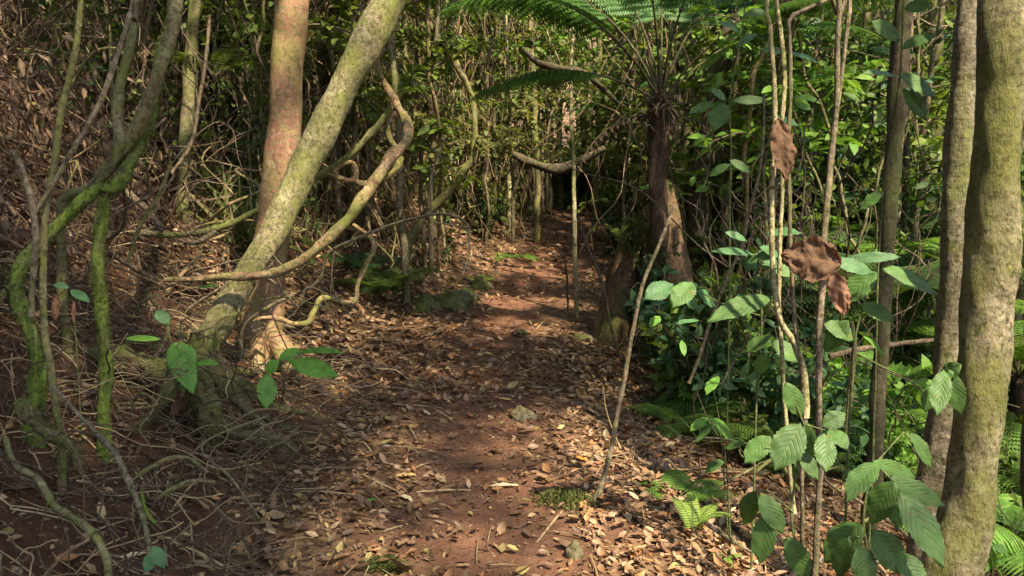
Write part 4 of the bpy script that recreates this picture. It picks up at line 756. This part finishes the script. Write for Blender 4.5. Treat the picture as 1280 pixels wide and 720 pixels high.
g12 = at(1240, 740, 3.9); g12[2] = float(height(g12[0], g12[1]))
plant('seedling', 'leafy seedling with bright green leaves in the lower right corner', 'seedling', g12, [([g12, at(1240, 720, 3.9), at(1238, 680, 3.9)], .004)],
  [((1240, 682), (1262, 690), 14, 3.9, 'broadb'), ((1236, 680), (1222, 672), 13, 3.9, 'broadb'), ((1240, 688), (1236, 712), 16, 3.9, 'broadb'), ((1244, 700), (1266, 712), 16, 3.9, 'broadb'), ((1236, 704), (1218, 716), 14, 3.9, 'broadb'), ((1248, 712), (1256, 728), 14, 3.9, 'broadb'), ((1238, 695), (1216, 694), 12, 3.9, 'broadb')])
# hanging dead leaves
mb, b = place_leaf(None, 'x', (973, 147), (985, 226), 36, 2.92, 'dead2', dt=.0, roll=.3, curl=.12, crumple=.085, serr=0)
single('dead_leaf', mb, M['dead2'], b, 'large reddish-brown dead leaf hanging upright caught on the pale vines', 'dead leaf')
mb, b = place_leaf(None, 'x', (1052, 330), (976, 318), 60, 2.86, 'dead2', dt=.06, roll=.6, curl=.15, crumple=.13, serr=.02, seed=3)
single('dead_leaf', mb, M['dead2'], b, 'large crumpled brown dead leaf caught low behind the long brown vine', 'dead leaf')
for (b_, t_, w_, d_, lab) in [((1040, 336), (1058, 396), 30, 2.95, 'dark brown dead leaf drooping just below the crumpled dead leaf'), ((70, 368), (69, 402), 9, 3.1, 'pinkish-brown dead leaf hanging between the far left trunks'), ((92, 375), (92, 405), 5, 3.1, 'narrow curled dead leaf hanging beside the pinkish-brown one')]:
    mb, b = place_leaf(None, 'x', b_, t_, w_, d_, 'dead2', serr=0, crumple=.12); single('dead_leaf', mb, M['deadred'], b, lab, 'dead leaf')
# remarkable fallen leaves
def fallen(u0, v0, u1, v1, w_, mt, lab, seed=0):
    a = ground(u0, v0, .015); b = ground(u1, v1, .02); d = proj(a)[2]; n_ = nrm(np.array([a[0]]), np.array([a[1]]))[0]
    pa = proj(a); pb = proj(b); mb, bb = place_leaf(None, 'x', pa[:2], pb[:2], w_, pa[2], mt, dt=pb[2] - pa[2], face=n_ + rng.normal(size=3) * .12, serr=0, curl=.1, crumple=.04)
    single('fallen_leaf', mb, M[mt], bb, lab, 'fallen leaf')
M['ochre'] = leafmat('ochre_leaf', [(.4, .25, .09), (.45, .3, .12)], trans=.15, veins=False, objvar=.1, tcol=(1, .9, .5)); M['cream'] = leafmat('cream_leaf', [(.42, .33, .2), (.48, .39, .25)], trans=.15, objvar=.1); M['orange'] = leafmat('orange_leaf', [(.5, .18, .04), (.45, .2, .06)], trans=.2, objvar=.1, tcol=(1, .7, .4))
for a in [(447, 632, 474, 622, 12, 'broadb', 'fresh green leaf lying on the path litter'), (494, 596, 520, 592, 12, 'ochre', 'rounded ochre leaf lying on the path, above the cream one'), (500, 618, 516, 626, 10, 'cream', 'cream heart-shaped leaf lying right of the fresh green leaf'), (612, 608, 648, 606, 8, 'cream', 'pale curled leaf lying on bare path soil'),
          (525, 512, 538, 518, 8, 'cream', 'small white folded leaf on the upper path litter'), (790, 700, 800, 686, 14, 'orange', 'orange curled leaf at the bottom of the sunlit patch'), (720, 570, 735, 576, 9, 'orange', 'orange leaf on sunlit litter left of the curved sapling'), (590, 436, 606, 437, 7, 'orange', 'orange leaf lying on the dark shaded path'),
          (845, 535, 850, 550, 8, 'cream', 'pale leaf on the litter slope below the rotten trunk'), (150, 698, 184, 692, 8, 'cream', 'pale narrow leaf lying left of the tiny seedling'), (95, 603, 113, 603, 6, 'cream', 'small pale leaf on the dark soil bank'), (5, 613, 58, 607, 12, 'dead', 'long grey-brown leaf at the far left bottom'), (622, 498, 640, 500, 6, 'ochre', 'yellow leaf near the left side of the sunk stone'), (322, 636, 338, 650, 10, 'ochre', 'golden leaf lying at the lip of the bank')]: fallen(*a)

# ------------------------------------------------------------------ repeated plants: prototypes at the origin, then copies
def register(root): KIDS[root.name] = [o for o in C.objects if o.parent is root]; return root
def proto(name, cat, group, parts):
    r = thing(name, (0, 0, 0), None, cat, group)
    for nm, mb, mat in parts: part(r, nm, mb, M[mat])
    return register(r)
def gen_shrub(h, ns, leaf, per, spread=.5, tpl=None, side=True, seed=0):
    mb = MB(); sm = MB(); tpl = tpl or tpl_leaf()
    for i in range(ns):
        a = i * 2.4 + random.uniform(-.4, .4); hh = h * random.uniform(.55, 1.05); r_ = spread * random.uniform(.3, 1) * h
        P = np.array([[0, 0, -.1], [math.cos(a) * r_ * .25, math.sin(a) * r_ * .25, hh * .45], [math.cos(a) * r_, math.sin(a) * r_, hh]]); Q, _ = tube(sm, P, [.012 * h + .002, .008 * h + .002, .002], n=14, k=5, bump=.05, wob=.01, seed=i)
        br = [Q]
        if side:
            for j in range(4):
                k = random.randint(4, len(Q) - 2); b = Q[k]; e = b + rdir(1, .35)[0] * h * random.uniform(.15, .35); q2, _ = tube(sm, [b, (b + e) / 2 + [0, 0, .02], e], [.005 * h + .001, .003, .001], n=8, k=4, bump=0); br.append(q2)
        for q in br:
            n = int(per * (1 if q is Q else .5)); k = rng.integers(len(q) // 3, len(q), n); T = norm(np.gradient(q, axis=0))[k]; v = rdir(n, .15); v = norm(v - .3 * T * (v * T).sum(-1, keepdims=True) + T * .3)
            scatter(mb, tpl, q[k], v, rdir(n, 1.6), leaf * rng.uniform(.6, 1.25, n))
    return [('foliage', mb), ('stem', sm)]
def gen_under(h, leaf, n, leaning=.3):
    mb = MB(); sm = MB(); a = random.uniform(0, 6.28); P = np.array([[0, 0, -.3], [.1 * math.cos(a), .1 * math.sin(a), h * .4], [leaning * math.cos(a), leaning * math.sin(a), h]])
    Q, _ = tube(sm, P, [.035, .028, .01], n=30, k=8, wob=.02)
    for j in range(22):
        k = random.randint(int(len(Q) * .3), len(Q) - 1); b = Q[k]; az = random.uniform(0, 6.28); L_ = random.uniform(.5, 1.3); e = b + np.array([math.cos(az) * L_, math.sin(az) * L_, random.uniform(-.1, .45)]); m_ = (b + e) / 2 + [0, 0, .12]
        q, _ = tube(sm, [b, m_, e], [.011, .007, .002], n=14, k=5, bump=0, wob=.01); m = n // 22; k2 = rng.integers(3, len(q), m); T = norm(np.gradient(q, axis=0))[k2]
        v = norm(np.cross(T, [0, 0, 1]) * rng.choice([-1, 1], m)[:, None] + T * .5 + rng.normal(size=(m, 3)) * .3 + [0, 0, -.2]); scatter(mb, tpl_leaf(.24), q[k2] + rng.normal(size=(m, 3)) * .04, v, rdir(m, 2.2), leaf * rng.uniform(.6, 1.2, m))
    return [('foliage', mb), ('stem', sm)]
def gen_palm(nf, L_, lw=.05, stemh=.0):
    mb = MB(); sm = MB()
    if stemh: tube(sm, [[0, 0, -.2], [.03, 0, stemh * .5], [0, .03, stemh]], [.035, .03, .03], n=16, k=8)
    for i in range(nf): frond(mb, sm, L_ * random.uniform(.8, 1.1), 22, L_ * .42, bip=False, arch=random.uniform(.3, .8), rise=random.uniform(.7, 1.3), base=np.array([0, 0, stemh]), az=i * 2.4, rad=.008, lw=lw, stipe=.3)
    return [('foliage', mb), ('stem', sm)]
def gen_fern(nf, L_):
    mb = MB(); sm = MB()
    for i in range(nf): frond(mb, sm, L_ * random.uniform(.7, 1.1), 16, L_ * .25, arch=random.uniform(.3, .7), rise=random.uniform(.6, 1.2), base=np.zeros(3), az=i * 2.4, rad=.004, sub=8)
    return [('foliage', mb), ('stem', sm)]
def gen_grass(n, L_):
    mb = MB(); P = rng.normal(size=(n, 3)) * [.12, .12, 0]; scatter(mb, tpl_blade(.022, .5), P, rdir(n, 1.3, .7), rdir(n), rng.uniform(.5, 1.1, n) * L_); return [('foliage', mb)]
def P_(name, cat, group, gen, m1, m2='green_stem'):
    return proto(name, cat, group, [(nm, mb, m1 if nm == 'foliage' else m2) for nm, mb in gen])
SH = [P_('shrub', 'shrub', 'leafy shrubs of the undergrowth', gen_shrub(1., 9, .085, 34), m, 'brown') for m in ('l_mid', 'l_dark', 'l_bright', 'l_teal')] + \
     [P_('shrub', 'shrub', 'leafy shrubs of the undergrowth', gen_shrub(1., 7, .15, 20), m, 'brown') for m in ('l_mid', 'l_bright', 'l_dark')] + [P_('shrub', 'shrub', 'leafy shrubs of the undergrowth', gen_shrub(1., 10, .06, 50), 'l_olive', 'brown')]
SHW = ['mid green small-leaved', 'dark green small-leaved', 'bright green small-leaved', 'bluish green small-leaved', 'mid green broad-leaved', 'bright green broad-leaved', 'dark green broad-leaved', 'olive fine-leaved']
UN = [P_('understory_tree', 'small tree', 'thin understory trees', gen_under(h, l, n), m, 'brown') for h, l, n, m in ((4.5, .13, 900, 'l_mid'), (5, .11, 1100, 'l_dark'), (4.5, .16, 700, 'l_bright'), (5, .1, 1100, 'l_olive'), (4.2, .14, 900, 'l_teal'))]
UNW = ['mid green', 'dark green', 'bright green', 'olive', 'bluish green']
PA = [P_('palm', 'palm', 'small forest palms', gen_palm(9, 1.3, .045, .5), 'l_mid'), P_('palm', 'palm', 'small forest palms', gen_palm(8, 1.5, .05, 1.2), 'l_dark'), P_('palm', 'palm', 'small forest palms', gen_palm(8, 1.1, .05, .2), 'l_bright')]
PAW = ['mid green', 'dark green', 'bright green']
FE = [P_('ground_fern', 'fern', 'ferns of the undergrowth', gen_fern(9, .7), 'l_mid'), P_('ground_fern', 'fern', 'ferns of the undergrowth', gen_fern(8, .8), 'l_bright'), P_('ground_fern', 'fern', 'ferns of the undergrowth', gen_fern(8, .6), 'l_dark')]
FEW = ['mid green', 'bright green', 'dark green']
GR = [P_('grass_tuft', 'grass tuft', 'strappy grass tufts', gen_grass(90, .7), 'l_bright'), P_('grass_tuft', 'grass tuft', 'strappy grass tufts', gen_grass(110, .8), 'l_olive'), P_('grass_tuft', 'grass tuft', 'dry grass tufts', gen_grass(90, .6), 'straw')]
GRW = ['bright green', 'olive', 'straw-coloured']
def gen_tf(h):
    mb = MB(); sm = MB(); tube(sm, [[0, 0, -.3], [.02, 0, h * .5], [0, 0, h]], [.06, .05, .055], n=20, k=10, ridges=7, rr=.2)
    for i in range(9): frond(mb, sm, 1.35 * random.uniform(.8, 1.1), 20, .3, arch=random.uniform(.3, .7), rise=random.uniform(.5, 1.), base=np.array([0, 0, h]), az=i * .7, rad=.008, sub=10)
    return [('foliage', mb), ('trunk', sm)]
TF = [proto('young_tree_fern', 'tree fern', 'young tree ferns in the undergrowth on the right', [(nm, mb, M_) for (nm, mb), M_ in zip(gen_tf(h), (m, 'fern_trunk'))]) for h, m in ((1.1, 'l_bright'), (1.5, 'l_bright'), (.8, 'l_mid'))]
TFW = ['short bright green', 'taller bright green', 'low mid green']
USED = set()
def put(kinds, words, noun, k, x, y, s, dz=0., rz=None, rx=0., ry=0.):
    p = kinds[k]; z = float(height(x, y)) + dz; rz = random.uniform(0, 6.28) if rz is None else rz
    if p.name not in USED:
        USED.add(p.name); o = p; o.location = (x, y, z); o.rotation_euler = (rx, ry, rz); o.scale = (s, s, s)
    else: o = copy_thing(p, (x, y, z), rz, s, rx, ry)
    u, v, d = proj((x, y, z + .3)); later(o, words[k] + ' ' + noun, u, d); return o
def uxy(u, d): return (u - 640) / F * d, d * math.cos(PITCH)
def clear(x, y): return abs(x - float(pcx(y))) > (.85 if y < 12 else .6)
# understory trees (filling the middle heights)
for i in range(125):
    u = random.choice([random.uniform(380, 800), random.uniform(820, 1300)]) if i > 73 else random.choice([random.uniform(-60, 640), random.uniform(640, 1340), random.uniform(-200, 1500)]); d = random.uniform(7.5, 19)
    if 560 < u < 900: d = random.uniform(11.5, 20)
    if u < 330: d = random.uniform(8, 13)
    x, y = uxy(u, d)
    if not clear(x, y): continue
    k = random.choice([0, 3, 3, 2, 0, 3] if u < 820 else [0, 2, 0, 1, 4, 1]); put(UN, UNW, 'understory tree', k, x, y, random.uniform(.75, 1.25))
# shrubs
for i in range(150):
    side = random.random()
    if side < .62: u = random.uniform(820, 1400); d = random.uniform(5.2, 15)
    elif side < .8: u = random.uniform(380, 720); d = random.uniform(11, 20)
    else: u = random.uniform(-80, 380); d = random.uniform(7.5, 12)
    if u > 1130 and d < 6: d += 2
    x, y = uxy(u, d)
    if not clear(x, y) or (abs(x - float(pcx(y))) < 1.3 and y < 10): continue
    k = random.choice([0, 2, 4, 5, 2, 5, 3, 0, 7] if u > 820 else [0, 1, 1, 6, 7, 3]); put(SH, SHW, 'shrub', k, x, y, random.uniform(.5, 1.25) * (1 if u > 820 else .6))
for u, d, s in [(1000, 5.2, .45), (1065, 5.6, .5), (960, 5., .4), (1100, 6.5, .6), (900, 6.2, .5), (870, 5.6, .35), (930, 7.4, .8), (1150, 6., .5), (1130, 7.6, .8), (1180, 8., .9), (1050, 8.4, .9), (985, 7.8, .8), (905, 8.6, .9), (1265, 5.2, .6), (1280, 7, 1.), (855, 9.3, .9), (830, 8.6, .5), (790, 10.5, .8), (770, 12, .8)]:
    x, y = uxy(u, d); put(SH, SHW, 'shrub', random.choice([0, 2, 4, 5, 3]), x, y, s)
for u, d, s, dz in [(790, 7.3, .45, .9), (812, 6.7, .35, .75), (850, 6.8, .45, .5), (835, 6.6, .4, .15), (870, 7.2, .6, .1), (800, 7.5, .35, .3)]:
    x, y = uxy(u, d); put(SH, SHW, 'climbing shrub', random.choice([1, 0, 3]), x, y, s, dz=dz)
for u, d, s in [(700, 18.5, 1.2), (722, 19, 1.1), (745, 18.6, 1.3), (765, 18, 1.2), (710, 20, 1.6), (735, 20.5, 1.8), (755, 17, .7)]:
    x, y = uxy(u, d); put(SH, SHW, 'shrub', random.choice([2, 5, 7, 0]), x, y, s)
# palms
for u, d, k, s in [(1100, 9, 1, 1.1), (1020, 8, 0, 1.), (1150, 10, 0, 1.2), (1085, 7, 1, .9), (980, 10.5, 1, 1.2), (1265, 6, 2, .9), (1290, 4.6, 2, .7), (1175, 8.6, 2, .9), (850, 13, 0, 1.3), (925, 11, 0, 1.1), (1050, 12, 1, 1.4), (1260, 9, 1, 1.2), (560, 16, 0, 1.), (300, 10, 1, .8), (1135, 6.8, 2, .7), (1240, 12, 0, 1.3), (710, 19, 0, 1.1), (470, 13, 1, .9)]:
    x, y = uxy(u, d); put(PA, PAW, 'palm', k, x, y, s)
for u, d, k, s in [(1135, 7.0, 0, 1.), (1165, 8.2, 1, 1.), (1085, 8.4, 1, .9), (1010, 9.2, 0, 1.1), (950, 8.8, 2, 1.1), (1285, 6.4, 0, 1.), (1115, 10, 1, 1.2), (905, 10.5, 1, 1.), (1190, 7, 2, 1.)]:
    x, y = uxy(u, d); put(TF, TFW, 'young tree fern', k, x, y, s)
# ferns
for i in range(64):
    if random.random() < .72: u = random.uniform(850, 1350); d = random.uniform(5, 13)
    else: u = random.uniform(180, 640); d = random.uniform(6.2, 14)
    x, y = uxy(u, d)
    if not clear(x, y) or (x < float(pcx(y)) and x > float(pcx(y)) - 1.2): continue
    put(FE, FEW, 'undergrowth fern', random.choice([1, 0, 1] if u > 820 else [0, 2]), x, y, random.uniform(.5, 1.15))
for u, d, s in [(1140, 6.2, 1.1), (1120, 7.2, 1.3), (1160, 7.4, 1.3), (1180, 6.6, 1.2), (1100, 8, 1.3), (1275, 5.4, 1), (1150, 9, 1.5), (1090, 9.4, 1.4), (1060, 7, 1.)]:
    x, y = uxy(u, d); put(FE, FEW, 'undergrowth fern', 1, x, y, s, dz=.35)
for i in range(40):
    u = random.choice([random.uniform(860, 1340), random.uniform(500, 640), random.uniform(60, 460)]); d = random.uniform(5.5, 12) if u > 640 else random.uniform(7, 13); x, y = uxy(u, d)
    if clear(x, y) and abs(x - float(pcx(y))) > 1.1 and not 440 < u < 660: put(GR, GRW, 'grass tuft', random.choice([0, 1, 2] if u > 640 else [1, 2]), x, y, random.uniform(.5, 1.1))

# hanging vines: long thin wavering stems, shared between copies
VN = []; VW = []
for i in range(9):
    mb = MB(); h = 6.; P = [np.array([0., 0, -.1])]; dr = rng.normal(size=2) * .12
    for j in range(9): P.append(P[-1] + np.array([rng.normal(0, .11) + dr[0] * .5, rng.normal(0, .11) + dr[1] * .5, h / 9]))
    tube(mb, P, [.008 + .006 * (i % 3)] * len(P), n=90, k=6, wob=.02 + .012 * (i % 4), seed=i * 2.3, bump=.05)
    mt = ['brown', 'mossy2', 'twig', 'brown', 'mossy2', 'liana'][i % 6]
    if i % 2: o = single('hanging_vine', mb, M[mt], (0, 0, 0), None, 'vine', 'hanging vines in the background'); KIDS[o.name] = []
    else:
        o = thing('hanging_vine', (0, 0, 0), None, 'vine', 'hanging vines in the background'); part(o, 'stem', mb, M[mt]); m2 = MB(); n = 170; VQ = catmull(np.array(P), 90); kk = rng.integers(4, len(VQ), n)
        scatter(m2, tpl_leaf(.3), VQ[kk] + rng.normal(size=(n, 3)) * .06, rdir(n, -.2), rdir(n, 1.2), rng.uniform(.05, .12, n)); part(o, 'leaves', m2, M[['l_mid', 'l_olive', 'l_dark'][i // 2 % 3]]); register(o)
    VN.append(o); VW.append(dict(brown='brown', mossy2='olive', twig='pale', liana='reddish-brown')[mt])
for i in range(190):
    r_ = random.random()
    if r_ < .58: u = random.uniform(375, 720); d = random.uniform(9.3, 17)
    elif r_ < .8: u = random.uniform(840, 1190); d = random.uniform(7, 14)
    else: u = random.uniform(90, 375); d = random.uniform(7, 11)
    x, y = uxy(u, d)
    if not clear(x, y) or (770 < u < 890 and d < 10): continue
    put(VN, VW, 'hanging vine', i % 9, x, y, random.uniform(.8, 1.2), ry=random.uniform(-.16, .16), rx=random.uniform(-.1, .1))
# loops and arcs of thin dead branches over the banks
TB = []; TW = []
for i in range(8):
    mb = MB(); P = [np.array([0., 0, 0])]; h_ = rng.uniform(.3, 1.2)
    for j in range(6): P.append(P[-1] + np.array([rng.normal(.14, .1), rng.normal(0, .1), rng.normal(h_ / 6 * (1 if j < 3 else -.3), .07)]))
    P = np.array(P); tube(mb, P, np.linspace(.011, .003, 7), n=40, k=5, wob=.02, seed=i)
    for j in range(3): k = random.randint(1, 5); e = P[k] + rdir(1, .3)[0] * .3; tube(mb, [P[k], (P[k] + e) / 2 + rng.normal(size=3) * .02, e], [.005, .003, .0015], n=10, k=4, bump=0)
    mt = ['twig', 'brown', 'mossy2', 'liana'][i % 4]; o = single('bare_twig', mb, M[mt], (0, 0, 0), None, 'twig', 'bare twigs on the banks'); KIDS[o.name] = []; TB.append(o); TW.append(dict(brown='brown', mossy2='olive', twig='pale', liana='reddish-brown')[mt])
for i in range(175):
    r_ = random.random()
    if r_ < .42: u = random.uniform(-20, 380); d = random.uniform(2.9, 9)
    elif r_ < .72: u = random.uniform(380, 640); d = random.uniform(6.5, 14)
    else: u = random.uniform(820, 1280); d = random.uniform(4, 10)
    x, y = uxy(u, d)
    if abs(x - float(pcx(y))) < (1.5 if x < pcx(y) else 1.5): continue
    put(TB, TW, 'bare twig', i % 8, x, y, random.uniform(.5, 1.5), rx=random.uniform(-.5, .5), ry=random.uniform(-.6, .6), dz=random.uniform(0, .25))

# ------------------------------------------------------------------ far wood and unseen overhead canopy added for shade (masses nobody could count)
def far_wood():
    for nm, mt, n, r0, r1, seed, lab in [('distant_foliage', 'l_mid', 26000, 17, 27, 3, 'mid green mass of far forest leaves behind everything'), ('distant_thicket', 'l_olive', 26000, 15, 25, 4, 'olive brown mass of far thicket and vines behind the path'), ('distant_greenery', 'l_bright', 14000, 13, 24, 6, 'bright green mass of far leaves on the right')]:
        mb = MB(); a = rng.uniform(-1.0, 1.0, n) if nm != 'distant_greenery' else rng.uniform(.1, 1.0, n); r_ = rng.uniform(r0, r1, n); x = r_ * np.sin(a); y = r_ * np.cos(a); z = height(x, y) + rng.random(n) ** .9 * 9.5
        cl = nz(x + z * .7, y - z * .4, 1.1, seed) + .6 * nz(x * 1.5, z * 1.4 + y, 1.7, seed + 2); k = (cl > -.75) & ((np.abs(x - pcx(y)) > 1.0) | (y > 18.5) | (z > height(x, y) + 2.4)); P = np.stack([x, y, z], -1)[k]; n2 = len(P)
        scatter(mb, tpl_far(.26), P, rdir(n2, -.3), rdir(n2, 1.), rng.uniform(.12, .34, n2)); single(nm, mb, M[mt], (0, 20, 0), lab, 'foliage', kind='stuff')
    mb = MB()
    n = 900; a = rng.uniform(-.8, .8, n); r_ = rng.uniform(14, 26, n); x = r_ * np.sin(a); y = r_ * np.cos(a); k = np.abs(x - pcx(y)) > .8; x = x[k]; y = y[k]; n = len(x)
    yd = norm(np.stack([rng.normal(0, .1, n), rng.normal(0, .1, n), np.ones(n)], -1)); scatter(mb, (np.array([(-.5, 0, 0), (.5, 0, 0), (.4, 1, .02), (-.4, 1, .02), (0, 0, .0), (0, 1, .02)]), [np.array([(0, 4, 5, 3), (4, 1, 2, 5)])]), np.stack([x, y, height(x, y) - .2], -1), yd, np.array([[0, -1., .01]]).repeat(n, 0), rng.uniform(5, 12, n), rng.uniform(.02, .09, n))
    single('distant_stems', mb, M['brown'], (0, 20, 0), 'thin stems of the far wood seen between the nearer trunks', 'stems', kind='stuff')
far_wood()
def tangle():
    k = 12; t = np.linspace(0, 1, k); th = np.array([0, 2.1, 4.2])
    for nm, mt, n, reg, lab in [('rootlets', 'dtwig', 900, 3, 'fine brown roots and twigs tangled over the dark soil bank'), ('dry_rootlets', 'straw', 380, 3, 'pale dry roots and stalks lying across the dark soil bank'), ('vine_tangle', 'straw', 1500, 0, 'tangle of hair-thin pale vines hanging in front of the far thicket'), ('vine_thicket', 'dtwig', 900, 0, 'mesh of thin brown lianas and twigs across the background'), ('bank_thicket', 'dtwig', 420, 1, 'tangle of thin dry stems standing over the left bank'), ('undergrowth_stalks', 'dtwig', 380, 2, 'thin dry stalks standing in the undergrowth on the right')]:
        mb = MB()
        for var in range(5):
            c = np.stack([.10 * np.sin(t * 3.1 + var) + .03 * np.sin(t * 11 + var * 2) - .1 * np.sin(var), t, .08 * np.sin(t * 4 + var * 1.7) + .02 * np.sin(t * 14 + var) - .08 * np.sin(var * 1.7)], -1)
            V = (c[:, None, :] + 0 * th[None, :, None]); off = np.stack([np.cos(th), 0 * th, np.sin(th)], -1)
            m = n // 5; Ls = rng.uniform(.6, 3.0, m) if reg == 0 else rng.uniform(.4, 1.6, m); w_ = rng.uniform(.0025, .008, m)
            if reg == 0: u = rng.uniform(370, 830, m); d = rng.uniform(8.5, 16, m); zz = rng.uniform(0, 4.5, m)
            elif reg == 1: u = rng.uniform(-30, 400, m); d = rng.uniform(6.4, 10, m); zz = rng.uniform(0, 1.6, m)
            elif reg == 3: d = rng.uniform(2.3, 5.6, m); x = pcx(d) - rng.uniform(.95, 2.6, m); u = x / d * F + 640; zz = rng.uniform(-.05, .2, m); Ls = rng.uniform(.12, .7, m); w_ = w_ * .6
            else: u = rng.uniform(840, 1300, m); d = rng.uniform(5, 11, m); zz = rng.uniform(0, 1.6, m)
            x = (u - 640) / F * d; y = d; kk = (np.abs(x - pcx(y)) > (.9 if reg == 3 else 1.1)) & ~((u > 755) & (u < 890) & (d < 9.5)); x, y, zz, Ls, w_ = x[kk], y[kk], zz[kk], Ls[kk], w_[kk]; m = len(x)
            yd = norm(np.stack([rng.normal(0, .35, m), rng.normal(0, .3, m), rng.choice([-1, 1], m)], -1)) if reg == 0 else norm(np.stack([rng.normal(0, .5, m), rng.normal(0, .4, m), np.ones(m)], -1)) if reg < 3 else norm(np.stack([rng.normal(.3, .8, m), rng.normal(0, .7, m), rng.normal(-.4, .5, m)], -1)); zd = rdir(m); X = norm(np.cross(yd, zd)); Z = np.cross(X, yd)
            p = np.stack([x, y, height(x, y) + zz * (1 if reg else 1)], -1)
            W = p[:, None, None, :] + (V[None, ..., 0:1] * X[:, None, None] + V[None, ..., 1:2] * yd[:, None, None] + V[None, ..., 2:3] * Z[:, None, None]) * Ls[:, None, None, None] + (off[None, None, :, 0:1] * X[:, None, None] + off[None, None, :, 2:3] * Z[:, None, None]) * w_[:, None, None, None]
            i = np.arange(k - 1)[:, None] * 3; j = np.arange(3)[None]; Fq = np.stack([i + j, i + (j + 1) % 3, i + 3 + (j + 1) % 3, i + 3 + j], -1).reshape(-1, 4)
            mb.add(W.reshape(-1, 3), [(Fq[None] + (np.arange(m) * k * 3)[:, None, None]).reshape(-1, 4)])
        single(nm, mb, M[mt], (0, 8, 0), lab, 'vines' if reg == 0 else 'stems', kind='stuff')
tangle()
def thicket():
    for nm, mt, n, u0, u1, d0, d1, zt, seed, lab in [('thicket_leaves', 'l_olive', 26000, 360, 830, 10, 19, 5.5, 3, 'fine olive leaves filling the thicket behind the path'), ('thicket_greenery', 'l_mid', 22000, 330, 860, 9.5, 19, 5.5, 5, 'fine green leaves in clumps among the background vines'), ('understory_greenery', 'l_mid', 12000, 820, 1330, 7, 16, 4.5, 1, 'fine bright green leaves filling the undergrowth on the right'), ('hillside_greenery', 'l_mid', 24000, 60, 400, 6.8, 13, 4.5, 7, 'scattered green leaves over the hillside on the left')]:
        mb = MB(); u = rng.uniform(u0, u1, n); d = rng.uniform(d0, d1, n); x = (u - 640) / F * d; y = d; z = height(x, y) + rng.random(n) ** 1.2 * zt
        cl = nz(x * 1.3 + z, y - z * 1.1, 2.0, seed) + .7 * nz(x * 2 - z * 2, z * 2.5 + y, 2.3, seed + 1); k = (cl > .1) & ((np.abs(x - pcx(y)) > 1.1) | (y > 17.5) | (z > height(x, y) + 2.2)); P = np.stack([x, y, z], -1)[k]; n2 = len(P)
        scatter(mb, tpl_leaf(.27), P, rdir(n2, -.25), rdir(n2, 1.2), rng.uniform(.04, .12, n2) * (1.3 if mt == 'l_bright' else 1)); single(nm, mb, M[mt], (0, 10, 0), lab, 'foliage', kind='stuff')
thicket()
def canopy():
    mb = MB(); n = 70000
    x = rng.uniform(-12, 17, n); y = rng.uniform(-10, 26, n); z = 7 + 2.8 * rng.random(n) + .6 * nz(x, y, .6, 2)
    P = np.stack([x, y, z], -1); q = P[:, :2] - S[:2] / S[2] * P[:, 2:3]; near = (q[:, 1] < 6.5) & (q[:, 1] > 1) & (np.abs(q[:, 0] + 1) < 4)
    k = ((nz(x, y, 1.3, 9) + .7 * nz(x + z, y - z, 2.1, 4) > -.35) | near) & (rng.random(n) < sunkeep(P)) & (near | (rng.random(n) < np.where((q[:, 0] > pcx(q[:, 1]) + 1.2) | (q[:, 0] < pcx(q[:, 1]) - 6), np.interp(y, [3.5, 9], [.92, .5]), np.interp(y, [3.5, 8], [.9, .04])))); P = P[k]
    m = 4500; qx = rng.uniform(-4., -.95, m); qy = rng.uniform(1.2, 5.0, m); zz = rng.uniform(7.2, 9.5, m); P2 = np.stack([qx + S[0] / S[2] * zz, qy + S[1] / S[2] * zz, zz], -1); P = np.vstack([P, P2[rng.random(m) < sunkeep(P2)]]); m = 250; qx = rng.uniform(-1, .1, m); qy = rng.uniform(2.4, 5.6, m); zz = rng.uniform(8, 9.8, m); P2 = np.stack([qx + S[0] / S[2] * zz, qy + S[1] / S[2] * zz, zz], -1); P = np.vstack([P, P2[nz(qx, qy, 5, 1) > -.1]]); n = len(P)  # extra unseen leaves added to shade the left bank and part of the path
    scatter(mb, tpl_far(.32), P, rdir(n, -.2, .5), rdir(n, 1.6), rng.uniform(.14, .3, n)); single('unseen_shade_canopy', mb, M['l_mid'], (0, 8, 8), 'green leaf canopy added out of view to shade the path, with gaps for sun patches', 'canopy', kind='stuff')
canopy()

# ------------------------------------------------------------------ labels of the repeated plants
from collections import defaultdict
def depthword(d): return 'near' if d < 7.5 else ('mid-distance' if d < 11 else 'far')
D = defaultdict(list)
for o, ph, u, d in POP: D[(ph, where(u), depthword(d))].append((u, o))
ORD = ['leftmost', 'second from left', 'third from left', 'fourth from left', 'fifth from left', 'sixth from left', 'seventh from left', 'eighth from left', 'ninth from left', 'tenth from left']
for (ph, wh, dw), L_ in D.items():
    L_.sort(key=lambda t: t[0])
    for i, (u, o) in enumerate(L_):
        o['label'] = f'{dw} {ph} {wh}' if len(L_) == 1 else f'{dw} {ph} {wh}, {ORD[i] if i < 9 else "rightmost"}'
print('objects', len(C.objects), 'top', sum(1 for o in C.objects if o.parent is None))
